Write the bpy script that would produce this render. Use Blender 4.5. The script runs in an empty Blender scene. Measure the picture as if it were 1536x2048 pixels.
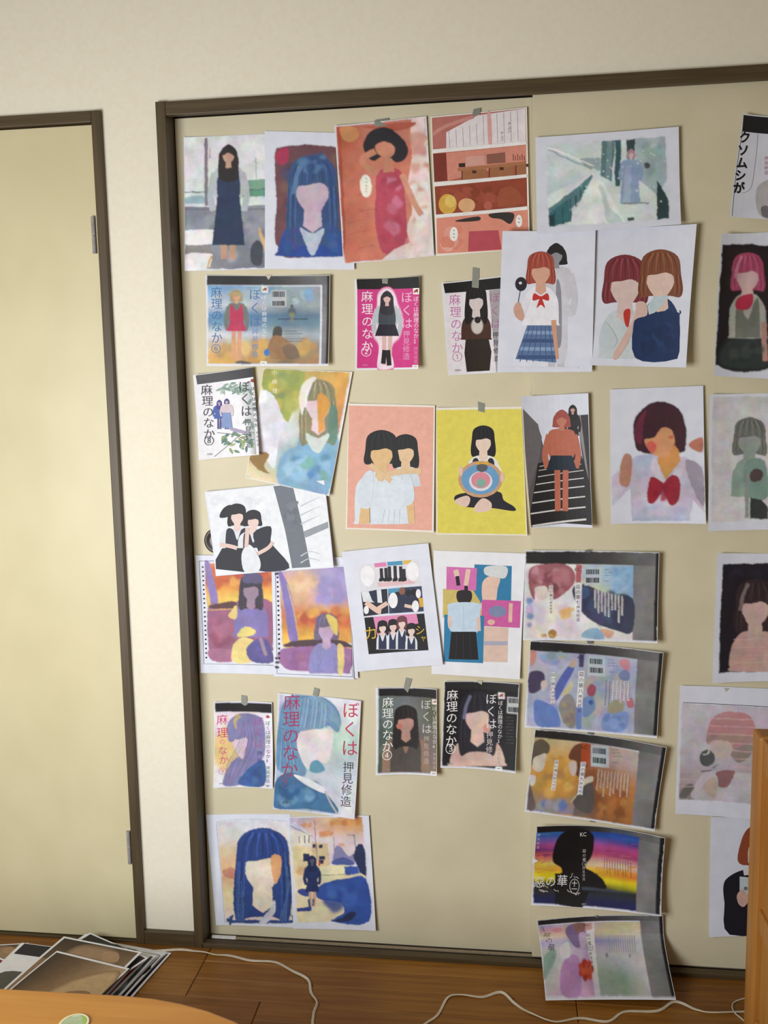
import bpy, bmesh, math, random
import numpy as np
from mathutils import Vector, Matrix
from mathutils.geometry import tessellate_polygon

SC = bpy.context.scene
COL = SC.collection

# ------------------------------------------------------------------ camera
FPX = 1850.0                      # focal length in pixels of the 1536 x 2048 frame
CAM_Z = 1.392
YAW, PITCH, ROLL = (math.radians(a) for a in (7.532, -7.0567, -1.0839))
ROT = (Matrix.Rotation(YAW, 3, 'Z') @ Matrix.Rotation(PITCH, 3, 'X')
       @ Matrix(((1, 0, 0), (0, 0, -1), (0, 1, 0))) @ Matrix.Rotation(ROLL, 3, 'Z'))
CAM_P = Vector((0, 0, CAM_Z))
cam = bpy.data.cameras.new('camera')
cam.sensor_fit = 'VERTICAL'
cam.sensor_height = 32.0
cam.lens = FPX / 2048.0 * 32.0
cam.clip_start = 0.05
cam_o = bpy.data.objects.new('camera', cam)
COL.objects.link(cam_o)
cam_o.matrix_world = Matrix.Translation(CAM_P) @ ROT.to_4x4()
SC.camera = cam_o

# ------------------------------------------------------------------ light
world = bpy.data.worlds.new('room_ambience')
SC.world = world
world.use_nodes = True
world.node_tree.nodes['Background'].inputs[0].default_value = (1.0, 0.83, 0.58, 1)
world.node_tree.nodes['Background'].inputs[1].default_value = 0.215


def area_light(name, loc, target, sx, sy, power, color):
    l = bpy.data.lights.new(name, 'AREA')
    l.shape = 'RECTANGLE'
    l.size, l.size_y = sx, sy
    l.energy = power
    l.color = color
    o = bpy.data.objects.new(name, l)
    COL.objects.link(o)
    o.location = loc
    o.rotation_euler = (Vector(target) - Vector(loc)).to_track_quat('-Z', 'Y').to_euler()
    return o


area_light('window_daylight', (-1.22, 0.25, 1.08), (-0.35, 2.15, 0.85), 0.9, 0.9, 48.5, (0.93, 0.97, 1.0))
SC.view_settings.view_transform = 'Standard'
SC.view_settings.look = 'None'
SC.view_settings.gamma = 1.0
SC.view_settings.use_curve_mapping = False
SC.view_settings.exposure = 0.0
SC.cycles.use_denoising = True
SC.cycles.max_bounces = 6

# ------------------------------------------------------------------ measuring: a sight line of the photograph met with a plane of the room


def ray(p):
    return ROT @ Vector(((p[0] - 768) / FPX, -(p[1] - 1024) / FPX, -1))


def on_wall(p, y):
    d = ray(p)
    return CAM_P + d * (y / d.y)


def on_level(p, z):
    d = ray(p)
    return CAM_P + d * ((z - CAM_Z) / d.z)


# ------------------------------------------------------------------ materials


def lin(c):
    return c / 12.92 if c <= 0.04045 else ((c + 0.055) / 1.055) ** 2.4


def hexc(h, a=1.0):
    return (lin(int(h[0:2], 16) / 255), lin(int(h[2:4], 16) / 255), lin(int(h[4:6], 16) / 255), a)


def shade(h, f):
    return ''.join('%02x' % max(0, min(255, int(int(h[i:i + 2], 16) * f + (6 if f > 1 else 0)))) for i in (0, 2, 4))


def new_mat(name, rough=0.6):
    m = bpy.data.materials.new(name)
    m.use_nodes = True
    nt = m.node_tree
    b = nt.nodes['Principled BSDF']
    b.inputs['Roughness'].default_value = rough
    return m, nt, b


def noise_mat(name, c1, c2, scale=(20, 20, 20), rough=0.6, detail=4, bump=0.0, bscale=None, lo=0.35, hi=0.65, spec=0.5):
    m, nt, b = new_mat(name, rough)
    N, L = nt.nodes, nt.links
    tc = N.new('ShaderNodeTexCoord')
    mp = N.new('ShaderNodeMapping')
    mp.inputs['Scale'].default_value = scale
    L.new(tc.outputs['Object'], mp.inputs['Vector'])
    nz = N.new('ShaderNodeTexNoise')
    nz.inputs['Scale'].default_value = 1.0
    nz.inputs['Detail'].default_value = detail
    L.new(mp.outputs[0], nz.inputs['Vector'])
    cr = N.new('ShaderNodeValToRGB')
    cr.color_ramp.elements[0].position = lo
    cr.color_ramp.elements[1].position = hi
    cr.color_ramp.elements[0].color = hexc(c1)
    cr.color_ramp.elements[1].color = hexc(c2)
    L.new(nz.outputs['Fac'], cr.inputs[0])
    L.new(cr.outputs[0], b.inputs['Base Color'])
    b.inputs['Specular IOR Level'].default_value = spec
    if bump:
        n2 = N.new('ShaderNodeTexNoise')
        n2.inputs['Scale'].default_value = bscale or 300
        n2.inputs['Detail'].default_value = 3
        L.new(tc.outputs['Object'], n2.inputs['Vector'])
        bp = N.new('ShaderNodeBump')
        bp.inputs['Strength'].default_value = bump
        bp.inputs['Distance'].default_value = 0.002
        L.new(n2.outputs['Fac'], bp.inputs['Height'])
        L.new(bp.outputs[0], b.inputs['Normal'])
    return m


def ink_mat(name, amount, scale, rough=0.55):
    m, nt, b = new_mat(name, rough)
    N, L = nt.nodes, nt.links
    at = N.new('ShaderNodeAttribute')
    at.attribute_name = 'ink'
    tc = N.new('ShaderNodeTexCoord')
    nz = N.new('ShaderNodeTexNoise')
    nz.inputs['Scale'].default_value = scale
    nz.inputs['Detail'].default_value = 6
    nz.inputs['Roughness'].default_value = 0.65
    L.new(tc.outputs['Object'], nz.inputs['Vector'])
    mr = N.new('ShaderNodeMapRange')
    mr.inputs['From Min'].default_value = 0.25
    mr.inputs['From Max'].default_value = 0.75
    mr.inputs['To Min'].default_value = 1 - amount
    mr.inputs['To Max'].default_value = 1 + amount
    L.new(nz.outputs['Fac'], mr.inputs['Value'])
    mx = N.new('ShaderNodeVectorMath')
    mx.operation = 'SCALE'
    L.new(at.outputs['Color'], mx.inputs[0])
    L.new(mr.outputs[0], mx.inputs['Scale'])
    L.new(mx.outputs[0], b.inputs['Base Color'])
    b.inputs['Specular IOR Level'].default_value = 0.3
    return m


M = dict(
    wall=noise_mat('cream_wallpaper', 'e1d9c5', 'e4ddca', (90, 90, 90), 0.85, bump=0.16, bscale=520),
    panel=noise_mat('beige_fusuma_vinyl', 'cbc1a3', 'd0c6a9', (9, 9, 9), 0.6, bump=0.12, bscale=260),
    edge=noise_mat('panel_edge_beige', 'c2b898', 'c8be9f', (9, 9, 9), 0.6),
    door=noise_mat('pale_yellow_door_laminate', 'c7bd97', 'cdc39e', (7, 7, 5), 0.42, bump=0.04, bscale=200),
    frame_h=noise_mat('brown_wood_along', '43351f', '52432b', (4, 120, 120), 0.5, detail=6),
    frame_v=noise_mat('brown_wood_upright', '43351f', '52432b', (120, 120, 4), 0.5, detail=6),
    groove=noise_mat('dark_brown_groove', '2a211a', '33291f', (40, 40, 40), 0.7),
    metal=noise_mat('dull_steel', '8b8782', '9c9894', (60, 60, 60), 0.35),
    rail=noise_mat('painted_glint_white', 'd9d6d0', 'e6e3de', (60, 60, 60), 0.25),  # near white colour that stands for the window's glint on the rail
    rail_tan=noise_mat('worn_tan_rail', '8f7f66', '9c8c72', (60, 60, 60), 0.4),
    paper=noise_mat('white_printer_paper', 'd6d9e6', 'dde0ec', (30, 30, 30), 0.7),
    paper_w=noise_mat('white_scan_paper', 'e2e3e8', 'e8e9ee', (30, 30, 30), 0.7),
    paper_c=noise_mat('cream_paper', 'e6e0d4', 'ebe6dc', (30, 30, 30), 0.7),
    tape=noise_mat('grey_cloth_tape', '83847a', '8f9086', (90, 90, 90), 0.6),
    tape_p=noise_mat('pale_tape', 'b4ae98', 'bfb9a4', (90, 90, 90), 0.5),
    tape_d=noise_mat('smoky_tape', '6b6b69', '787876', (90, 90, 90), 0.35),
    white=noise_mat('torn_white_paper', 'e4e2e2', 'eae8e8', (30, 30, 30), 0.7),
    ink=ink_mat('printed_ink', 0.10, 70),
    wash=ink_mat('watercolour_wash', 0.13, 55),
    cord=noise_mat('off_white_cord_plastic', 'c4b9a2', 'd2c8b4', (40, 40, 40), 0.5),
    dark=noise_mat('dark_pull_rim', '2a241d', '3a3229', (60, 60, 60), 0.4),
    brass=noise_mat('dull_bronze_cup', '4c443a', '5c5346', (60, 60, 60), 0.35),
    table=noise_mat('orange_brown_tabletop', 'aa7230', 'b67e39', (3, 45, 30), 0.5, detail=5),
    pine=noise_mat('honey_pine', '9a6428', 'ad7735', (50, 50, 3), 0.45, detail=5),
)


# ------------------------------------------------------------------ object helpers


def props(o, label=None, cat=None, group=None, kind=None):
    for k, v in (('label', label), ('category', cat), ('group', group), ('kind', kind)):
        if v:
            o[k] = v
    return o


def link(name, me, mats, parent=None, loc=None):
    o = bpy.data.objects.new(name, me)
    COL.objects.link(o)
    for m in (mats if isinstance(mats, (list, tuple)) else [mats]):
        me.materials.append(m)
    if parent:
        o.parent = parent
    if loc is not None:
        o.location = loc
    return o


def empty(name, loc):
    o = bpy.data.objects.new(name, None)
    o.empty_display_size = 0.05
    COL.objects.link(o)
    o.location = loc
    return o


def box_bm(bm, a, b, bev=0.0):
    a, b = Vector(a), Vector(b)
    r = bmesh.ops.create_cube(bm, size=1.0)
    vs = r['verts']
    for v in vs:
        v.co = Vector(((a.x + b.x) / 2 + v.co.x * (b.x - a.x), (a.y + b.y) / 2 + v.co.y * (b.y - a.y), (a.z + b.z) / 2 + v.co.z * (b.z - a.z)))
    if bev:
        es = list({e for v in vs for e in v.link_edges})
        bmesh.ops.bevel(bm, geom=es, offset=bev, segments=2, affect='EDGES', profile=0.5)


def to_mesh(bm, name, smooth=False):
    me = bpy.data.meshes.new(name)
    bmesh.ops.recalc_face_normals(bm, faces=bm.faces)
    bm.to_mesh(me)
    bm.free()
    if smooth:
        for p in me.polygons:
            p.use_smooth = True
    return me


def box(name, a, b, mat, parent=None, bev=0.0, ploc=None):
    """box between two world corners; origin at its centre"""
    c = (Vector(a) + Vector(b)) / 2
    bm = bmesh.new()
    box_bm(bm, Vector(a) - c, Vector(b) - c, bev)
    pl = Vector(parent.location) if parent else Vector((0, 0, 0))
    return link(name, to_mesh(bm, name), mat, parent, c - pl)


# ------------------------------------------------------------------ the room
WALL_Y, FRONT_Y, PF_Y, PB_Y = 2.15, 2.135, 2.160, 2.192
XL, XR, ZT = -3.4, 3.2, 2.75

P_out = on_wall((310, 204), FRONT_Y)
x_jo = (on_wall((310, 204), FRONT_Y).x + on_wall((385, 1864), FRONT_Y).x) / 2 + 0.002     # outer side of the closet's left jamb
x_ji = x_jo + 0.023
z_ht = on_wall((768, 174.5), FRONT_Y).z
z_hb = on_wall((1200, 177), FRONT_Y).z
x_co = (on_wall((198, 219), FRONT_Y).x + on_wall((288, 1860), FRONT_Y).x) / 2            # outer side of the hinged door's casing
x_ci = x_co - 0.022
z_ct = on_wall((100, 226), FRONT_Y).z
z_ci = z_ct - 0.025
BASE_H = 0.036
SILL_H = 0.012
x_pe = (on_wall((1063.5, 186), PF_Y).x + on_wall((1066, 1915), PF_Y).x) / 2             # left edge of the front sliding panel
x_far = 1.75                                                                             # right end of the opening, out of view

floor = box('floor', (XL, -0.6, -0.05), (XR, WALL_Y + 0.06, -0.012), M['groove'])
props(floor, kind='structure')
# laid strips, each a plank of its own: rows run along the wall
plank_mats = [noise_mat('oak_strip_%s' % k, a, b, (5, 90, 60), 0.42, detail=6, spec=0.3) for k, a, b in
              (('mid', '7a4d1a', '906026'), ('warm', '80521c', '986829'), ('deep', '734817', '895922'))]
rnd = random.Random(5)
ROW0, PITCH_Y = 2.0135, 0.0685
plank_cache = {}


def plank(x0, x1, y0, y1, k):
    key = (round(x1 - x0, 4), round(y1 - y0, 4), k)
    if key not in plank_cache:
        bm = bmesh.new()
        w, d = (x1 - x0) / 2 - 0.0007, (y1 - y0) / 2 - 0.0007
        box_bm(bm, (-w, -d, -0.006), (w, d, 0.006))
        es = [e for e in bm.edges if all(v.co.z > 0 for v in e.verts)]
        bmesh.ops.bevel(bm, geom=es, offset=0.0016, segments=1, affect='EDGES')
        plank_cache[key] = to_mesh(bm, 'plank')
        plank_cache[key].materials.append(plank_mats[k])
    o = bpy.data.objects.new('plank', plank_cache[key])
    COL.objects.link(o)
    o.parent = floor
    o.location = Vector(((x0 + x1) / 2, (y0 + y1) / 2, -0.006)) - floor.location


for r in range(-2, 30):
    y1 = ROW0 - PITCH_Y * (r - 0)
    y0 = y1 - PITCH_Y
    if y1 > WALL_Y + 0.05:
        y1 = WALL_Y + 0.05
    pair = r // 2 + (1 if r % 2 else 0) if False else (r + 2) // 2
    off = {0: -0.751, 1: -0.751, 2: -0.5695, 3: -0.95}.get(pair, -1.0 + 0.37 * ((pair * 5) % 7) / 2)
    if r in (-2, -1, 0):
        off = -0.751
    elif r in (1, 2):
        off = -0.5695
    xs = [off + 0.91 * i for i in range(-4, 5)]
    xs = [min(max(x, XL), XR) for x in xs]
    for a, b in zip(xs[:-1], xs[1:]):
        if b - a > 0.02:
            plank(a, b, y0, y1, rnd.randrange(3))

# wall with its openings: four plain pieces of one papered wall
bm = bmesh.new()
box_bm(bm, (XL, WALL_Y, z_ht - 0.004), (XR, WALL_Y + 0.12, ZT))
box_bm(bm, (XL, WALL_Y, z_ct - 0.004), (x_jo + 0.004, WALL_Y + 0.12, z_ht - 0.004))
box_bm(bm, (x_co - 0.004, WALL_Y, 0), (x_jo + 0.004, WALL_Y + 0.12, z_ct - 0.004))
box_bm(bm, (XL, WALL_Y, 0), (-2.14, WALL_Y + 0.12, z_ct - 0.004))
box_bm(bm, (x_far, WALL_Y, 0), (XR, WALL_Y + 0.12, z_ht - 0.004))
props(link('wall_back', to_mesh(bm, 'wall_back'), M['wall']), kind='structure')

# closet frame
fr = empty('trim_1', (x_jo, FRONT_Y, 0))
props(fr, kind='structure')
DEEP = PB_Y + 0.045
box('jamb', (x_jo, FRONT_Y, 0), (x_ji, DEEP, z_ht), M['frame_v'], fr, 0.0012)
box('header', (x_ji, FRONT_Y + 0.001, z_hb), (x_far, WALL_Y + 0.003, z_ht - 0.001), M['frame_h'], fr, 0.0012)
box('head_track', (x_ji, WALL_Y + 0.003, z_hb + 0.012), (x_far, DEEP, z_ht - 0.002), M['groove'], fr)
box('sill', (x_ji - 0.004, FRONT_Y, 0), (x_far, WALL_Y + 0.006, SILL_H), M['frame_h'], fr, 0.001)
box('sill_track', (x_ji, WALL_Y + 0.006, -0.012), (x_far, DEEP, SILL_H - 0.008), M['groove'], fr)
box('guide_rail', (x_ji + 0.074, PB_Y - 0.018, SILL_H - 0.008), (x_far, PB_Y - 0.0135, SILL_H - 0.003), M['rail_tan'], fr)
box('painted_rail_glint', (x_ji + 0.010, PB_Y - 0.0185, SILL_H - 0.008), (x_ji + 0.074, PB_Y - 0.0125, SILL_H - 0.0018), M['rail'], fr)  # left length of the rail, its window glint painted as a pale strip
box('closet_back', (x_jo, DEEP, -0.01), (x_far, DEEP + 0.02, z_ht), M['groove'], fr)

# sliding panels
pb = box('door_2', (x_ji + 0.001, PB_Y, SILL_H - 0.0075), (x_pe + 0.09, PB_Y + 0.026, z_hb + 0.008), M['panel'], None, 0.0012)
props(pb, kind='structure')
pf = box('door_3', (x_pe, PF_Y, SILL_H + 0.002), (x_far - 0.002, PF_Y + 0.026, z_hb + 0.010), M['panel'], None, 0.0012)
props(pf, kind='structure')

# recessed finger pull of the rear panel
pc = on_wall((433.5, 1081.5), PB_Y)
bm = bmesh.new()
prof = [(0.0, 0.0007), (0.020, 0.0007), (0.0245, -0.0022), (0.029, -0.0026), (0.0315, -0.0012), (0.0318, 0.0)]
rings = []
for r_, y_ in prof:
    rings.append([bm.verts.new((r_ * math.cos(t * math.tau / 40), y_ - 0.001, r_ * math.sin(t * math.tau / 40))) for t in range(40)] if r_ else [bm.verts.new((0, y_ - 0.001, 0))])
for i in range(len(rings) - 1):
    A_, B_ = rings[i], rings[i + 1]
    for t in range(40):
        if len(A_) == 1:
            bm.faces.new((A_[0], B_[t], B_[(t + 1) % 40]))
        else:
            bm.faces.new((A_[t], B_[t], B_[(t + 1) % 40], A_[(t + 1) % 40]))
pull = link('finger_pull', to_mesh(bm, 'finger_pull', True), M['dark'], pb, pc - pb.location)
bm = bmesh.new()
bmesh.ops.create_circle(bm, cap_ends=True, segments=32, radius=0.0175, matrix=Matrix.Rotation(math.pi / 2, 4, 'X'))
link('pull_cup', to_mesh(bm, 'pull_cup'), M['brass'], pull, (0, -0.0009, 0))

# hinged door, its casing, threshold and hinges
dr = box('door_1', (-2.08, WALL_Y - 0.004, 0.008), (x_ci - 0.003, WALL_Y + 0.032, z_ci - 0.003), M['door'], None, 0.0015)
props(dr, kind='structure')
cs = empty('trim_2', (x_ci, FRONT_Y, 0))
props(cs, kind='structure')
box('casing_post', (x_ci, FRONT_Y, 0), (x_co, WALL_Y + 0.05, z_ct), M['frame_v'], cs, 0.002)
box('casing_post', (-2.11, FRONT_Y, 0), (-2.083, WALL_Y + 0.05, z_ct), M['frame_v'], cs, 0.002)
box('casing_head', (-2.083, FRONT_Y + 0.001, z_ci), (x_ci, WALL_Y + 0.05, z_ct), M['frame_h'], cs, 0.002)
box('threshold', (-2.083, FRONT_Y + 0.004, -0.004), (x_ci, WALL_Y + 0.05, 0.006), M['frame_h'], cs, 0.001)
for p0, p1 in (((186, 433), (189, 507)), ((256, 1662), (260, 1727))):
    a, b = on_wall(p0, WALL_Y - 0.008), on_wall(p1, WALL_Y - 0.008)
    xm = (a.x + b.x) / 2 
    bm = bmesh.new()
    for z0, z1 in ((0, 0.46), (0.48, 1.0)):
        zz0, zz1 = (z0 - 0.5) * (a.z - b.z), (z1 - 0.5) * (a.z - b.z)
        r = bmesh.ops.create_cone(bm, cap_ends=True, segments=16, radius1=0.0048, radius2=0.0048, depth=zz1 - zz0, matrix=Matrix.Translation((0, 0, (zz0 + zz1) / 2)))
    h = link('hinge', to_mesh(bm, 'hinge'), M['metal'], dr, Vector((xm, WALL_Y - 0.008, (a.z + b.z) / 2)) - dr.location)
# base board between the two frames
bb = box('baseboard_back', (x_co, FRONT_Y + 0.001, 0), (x_jo, WALL_Y, BASE_H), M['frame_h'], None, 0.0015)
props(bb, kind='structure')

# ------------------------------------------------------------------ flat prints: inked shapes laid on thin curled sheets
glyphs = {}


def glyph(ch):
    if ch not in glyphs:
        c = bpy.data.curves.new('glyph', 'FONT')
        c.body = ch
        c.resolution_u = 2
        o = bpy.data.objects.new('glyph', c)
        COL.objects.link(o)
        me = bpy.data.meshes.new_from_object(o.evaluated_get(bpy.context.evaluated_depsgraph_get()))
        glyphs[ch] = ([(v.co.x - 0.5, v.co.y - 0.38) for v in me.vertices], [tuple(p.vertices) for p in me.polygons])
        bpy.data.objects.remove(o)
        bpy.data.curves.remove(c)
        bpy.data.meshes.remove(me)
    return glyphs[ch]


def solve8(src, dst):
    """homography that takes the four src points to dst"""
    import numpy as np
    A, B = [], []
    for (x, y), (u, v) in zip(src, dst):
        A.append([x, y, 1, 0, 0, 0, -u * x, -u * y]); B.append(u)
        A.append([0, 0, 0, x, y, 1, -v * x, -v * y]); B.append(v)
    h = np.linalg.solve(np.array(A, float), np.array(B, float))
    return [float(k) for k in h] + [1.0]


def catmull(pts, n=5, closed=True):
    out = []
    k = len(pts)
    rng = range(k) if closed else range(k - 1)
    for i in rng:
        if closed:
            p0, p1, p2, p3 = pts[i - 1], pts[i], pts[(i + 1) % k], pts[(i + 2) % k]
        else:
            p0, p1, p2, p3 = pts[max(i - 1, 0)], pts[i], pts[i + 1], pts[min(i + 2, k - 1)]
        for j in range(n):
            t = j / n
            out.append(tuple(0.5 * (2 * p1[a] + (p2[a] - p0[a]) * t + (2 * p0[a] - 5 * p1[a] + 4 * p2[a] - p3[a]) * t * t
                                    + (3 * p1[a] - p0[a] - 3 * p2[a] + p3[a]) * t ** 3) for a in (0, 1)))
    if not closed:
        out.append(pts[-1])
    return out


class Art:
    """layers of inked faces, drawn in the measuring units of one crop of the photograph"""

    def __init__(s):
        s.layers = []          # (channel, verts, faces, colours per vertex, softness)
        s.soft = 0.0
        s.nt = 0

    def add(s, vs, fs, cols, ch='print'):
        s.layers.append((ch, vs, fs, cols, s.soft))

    def Q(s, pts, c, ch='print'):
        fs = [tuple(t) for t in tessellate_polygon([[Vector((p[0], p[1], 0)) for p in pts]])]
        s.add(pts, fs, [hexc(c)] * len(pts), ch)

    def R(s, x0, y0, x1, y1, c, ch='print'):
        s.add([(x0, y0), (x1, y0), (x1, y1), (x0, y1)], [(0, 1, 2, 3)], [hexc(c)] * 4, ch)

    def S(s, pts, c, edge=None, soft=0, n=4):
        p = catmull(pts, n)
        if edge:
            cx = sum(q[0] for q in p) / len(p)
            cy = sum(q[1] for q in p) / len(p)
            out = []
            for x, y in p:
                d = math.hypot(x - cx, y - cy) or 1
                out.append((x + (x - cx) / d * soft, y + (y - cy) / d * soft))
            k = len(p)
            s.add(p + out, [(i, (i + 1) % k, k + (i + 1) % k, k + i) for i in range(k)], [hexc(c)] * k + [hexc(edge)] * k)
        s.Q(p, c)

    def E(s, cx, cy, rx, ry, c, edge=None, soft=0, a=0, n=20, ch='print'):
        ca, sa = math.cos(math.radians(a)), math.sin(math.radians(a))
        def ring(k):
            return [(cx + (rx + k) * math.cos(t * math.tau / n) * ca - (ry + k) * math.sin(t * math.tau / n) * sa,
                     cy + (rx + k) * math.cos(t * math.tau / n) * sa + (ry + k) * math.sin(t * math.tau / n) * ca) for t in range(n)]
        p = ring(0)
        if edge:
            s.add(p + ring(soft), [(i, (i + 1) % n, n + (i + 1) % n, n + i) for i in range(n)], [hexc(c)] * n + [hexc(edge)] * n)
        s.add(p, [tuple(range(n))], [hexc(c)] * n, ch)

    def L(s, pts, w, c, smooth=True, w1=None, ch='print'):
        p = catmull(pts, 5, False) if smooth and len(pts) > 2 else list(pts)
        vs = []
        k = len(p)
        for i in range(k):
            a, b = p[max(i - 1, 0)], p[min(i + 1, k - 1)]
            dx, dy = b[0] - a[0], b[1] - a[1]
            d = math.hypot(dx, dy) or 1
            ww = (w + ((w1 if w1 is not None else w) - w) * i / (k - 1)) / 2
            vs += [(p[i][0] - dy / d * ww, p[i][1] + dx / d * ww), (p[i][0] + dy / d * ww, p[i][1] - dx / d * ww)]
        s.add(vs, [(2 * i, 2 * i + 1, 2 * i + 3, 2 * i + 2) for i in range(k - 1)], [hexc(c)] * len(vs), ch)

    def G(s, quad, rows, nx=1):
        """wash running through colour rows top to bottom; a row is one colour or a list across"""
        tl, tr, br, bl = quad
        rows = [r if isinstance(r, (list, tuple)) else [r] for r in rows]
        nx = max(nx, max(len(r) for r in rows) - 1)
        vs, cs, fs = [], [], []
        for j, r in enumerate(rows):
            v = j / (len(rows) - 1)
            for i in range(nx + 1):
                u = i / nx
                a = (tl[0] + (tr[0] - tl[0]) * u, tl[1] + (tr[1] - tl[1]) * u)
                b = (bl[0] + (br[0] - bl[0]) * u, bl[1] + (br[1] - bl[1]) * u)
                vs.append((a[0] + (b[0] - a[0]) * v, a[1] + (b[1] - a[1]) * v))
                t = u * (len(r) - 1)
                k = min(int(t), max(len(r) - 2, 0))
                c0, c1 = hexc(r[k]), hexc(r[min(k + 1, len(r) - 1)])
                cs.append(tuple(c0[q] + (c1[q] - c0[q]) * (t - k) for q in range(4)))
        w = nx + 1
        for j in range(len(rows) - 1):
            for i in range(nx):
                fs.append((j * w + i, j * w + i + 1, (j + 1) * w + i + 1, (j + 1) * w + i))
        s.add(vs, fs, cs)

    def blots(s, x0, y0, x1, y1, cols, n, r, seed):
        g = random.Random(seed)
        s.soft = r * 0.16
        for i in range(n):
            rr = r * g.uniform(0.5, 1.2)
            cx, cy = g.uniform(x0 + rr, max(x0 + rr, x1 - rr)), g.uniform(y0 + rr, max(y0 + rr, y1 - rr))
            k = 8
            pts = [(min(max(cx + rr * g.uniform(0.6, 1.2) * math.cos(t * math.tau / k), x0), x1),
                    min(max(cy + rr * g.uniform(0.6, 1.2) * math.sin(t * math.tau / k), y0), y1)) for t in range(k)]
            s.S(pts, g.choice(cols), n=3)
        s.soft = 0.0

    def T(s, txt, x, y, size, c, pitch=None, dx=0.0, horizontal=False, rot=0, sx=1.0, bold=0.0):
        """characters stacked downwards from the centre of the first one; each line a part of its own"""
        pitch = pitch or size * 1.02
        s.nt += 1
        ch = 'lettering|%d' % s.nt if size > 24 else 'small_lettering'
        ca, sa = math.cos(math.radians(rot)), math.sin(math.radians(rot))
        for i, chx in enumerate(txt):
            if chx != ' ':
                vs, fs = glyph(chx)
                for ox, oy in ((0, 0),) if not bold else ((-bold, 0), (bold, 0), (0, -bold), (0, bold)):
                    P_ = [(x + ox + (a * sx * ca + b * sa) * size, y + oy + (a * sx * sa - b * ca) * size) for a, b in vs]
                    s.add(P_, fs, [hexc(c)] * len(P_), ch)
            if horizontal:
                x += pitch * sx
            else:
                y += pitch
                x += dx

    def barcode(s, x0, y0, x1, y1, c, seed, slope=0.0):
        g = random.Random(seed)
        x = x0
        while x < x1 - 2:
            w = g.choice((2.5, 2.5, 4.5, 7))
            o = (x - x0) * slope
            s.add([(x, y0 + o), (x + w, y0 + o), (x + w, y1 + o), (x, y1 + o)], [(0, 1, 2, 3)], [hexc(c)] * 4, 'barcode')
            x += w + g.choice((2.5, 3, 5))

    # ---- anonymous stand-ins for the drawn people: plain masses of colour, no features
    def bust(s, cx, cy, w, hair, skin, top, bot, hl=1.0, tw=1.4, vest=None, tie=None, lock=None, edge=None):
        f = lambda pts: [(cx + a * w, cy + b * w) for a, b in pts]
        b_ = (bot - cy) / w
        s.S(f([(-.3, .75), (.3, .75), (tw * .8, 1.05), (tw, 1.5), (tw * 1.02, b_ - .15), (tw * .95, b_), (-tw * .95, b_), (-tw * 1.02, b_ - .15), (-tw, 1.5), (-tw * .8, 1.05)]), top)
        if vest:
            s.S(f([(-tw * .62, 1.02), (-.3, .98), (0, 1.75), (.3, .98), (tw * .62, 1.02), (tw * .68, b_ - .1), (tw * .6, b_ - .02), (-tw * .6, b_ - .02), (-tw * .68, b_ - .1)]), vest)
        s.S(f([(-.66, -.1), (-.55, -.72), (0, -.95), (.55, -.72), (.66, -.1), (.72, hl * .6), (.62, hl), (.3, hl * .92), (-.3, hl * .92), (-.62, hl), (-.72, hl * .6)]), hair, edge, 6 if edge else 0)
        s.Q(f([(-.2, .3), (.2, .3), (.26, .95), (0, 1.15), (-.26, .95)]), skin)
        s.S(f([(-.44, -.2), (0, -.45), (.44, -.2), (.42, .2), (.2, .55), (0, .66), (-.2, .55), (-.42, .2)]), skin)
        s.S(f([(-.5, .12), (-.54, -.4), (-.2, -.75), (.2, -.75), (.54, -.4), (.5, .12), (.4, -.1), (.18, -.2), (-.12, -.14), (-.4, -.1)]), hair)
        for k, (dx_, f_) in enumerate(((-.52, .8), (-.4, 1.25), (-.28, .85), (-.14, 1.3), (0, .8), (.13, 1.22), (.27, .82), (.4, 1.25), (.52, .8))):
            s.L(f([(dx_ * .55, -.82), (dx_ * .9, -.55), (dx_ * 1.02, -.25 + abs(dx_) * .35)]), w * .05, shade(hair, f_), w1=w * .015)
        for sg in (-1, 1):
            for k, (dx_, f_) in enumerate(((.46, 1.2), (.53, .8), (.6, 1.2), (.66, .85))):
                s.L(f([(sg * dx_ * .95, -.1), (sg * dx_ * 1.02, hl * .5), (sg * dx_ * .98, hl * .9)]), w * .04, shade(hair, f_), w1=w * .015)
        if lock:
            s.L(f([(-.25, -.8), (-.42, -.4), (-.5, .1)]), w * .12, lock)
        if tie:
            s.S(f([(0, 1.2), (.32, 1.05), (.38, 1.4), (0, 1.32), (-.38, 1.4), (-.32, 1.05)]), tie)
            s.S(f([(-.04, 1.28), (.04, 1.28), (.2, 1.75), (0, 1.6), (-.2, 1.75)]), tie)

    def stand(s, cx, top, h, hair, skin, shirt, lower, legs, wid=0.2, long=False, split=0.62, vest=None):
        f = lambda pts: [(cx + a * h, top + b * h) for a, b in pts]
        q = wid
        s.L(f([(-.04, split), (-.035, .97)]), h * .055, legs)
        s.L(f([(.04, split), (.035, .97)]), h * .055, legs)
        s.L(f([(-q * .55, .24), (-q * .72, .42), (-q * .62, .56)]), h * .055, shirt)
        s.L(f([(q * .55, .24), (q * .72, .42), (q * .62, .56)]), h * .055, shirt)
        s.S(f([(-q * .2, .185), (q * .2, .185), (q * .58, .23), (q * .5, .46), (-q * .5, .46), (-q * .58, .23)]), shirt)
        if vest:
            s.S(f([(-q * .36, .2), (0, .3), (q * .36, .2), (q * .42, .46), (-q * .42, .46)]), vest)
        s.Q(f([(-q * .45, .44), (q * .45, .44), (q * .66, split + .03), (-q * .66, split + .03)]), lower)
        hl = .3 if long else .17
        s.S(f([(-.07, .06), (0, .0), (.07, .06), (.085, .14), (.075, hl), (-.075, hl), (-.085, .14)]), hair)
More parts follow.
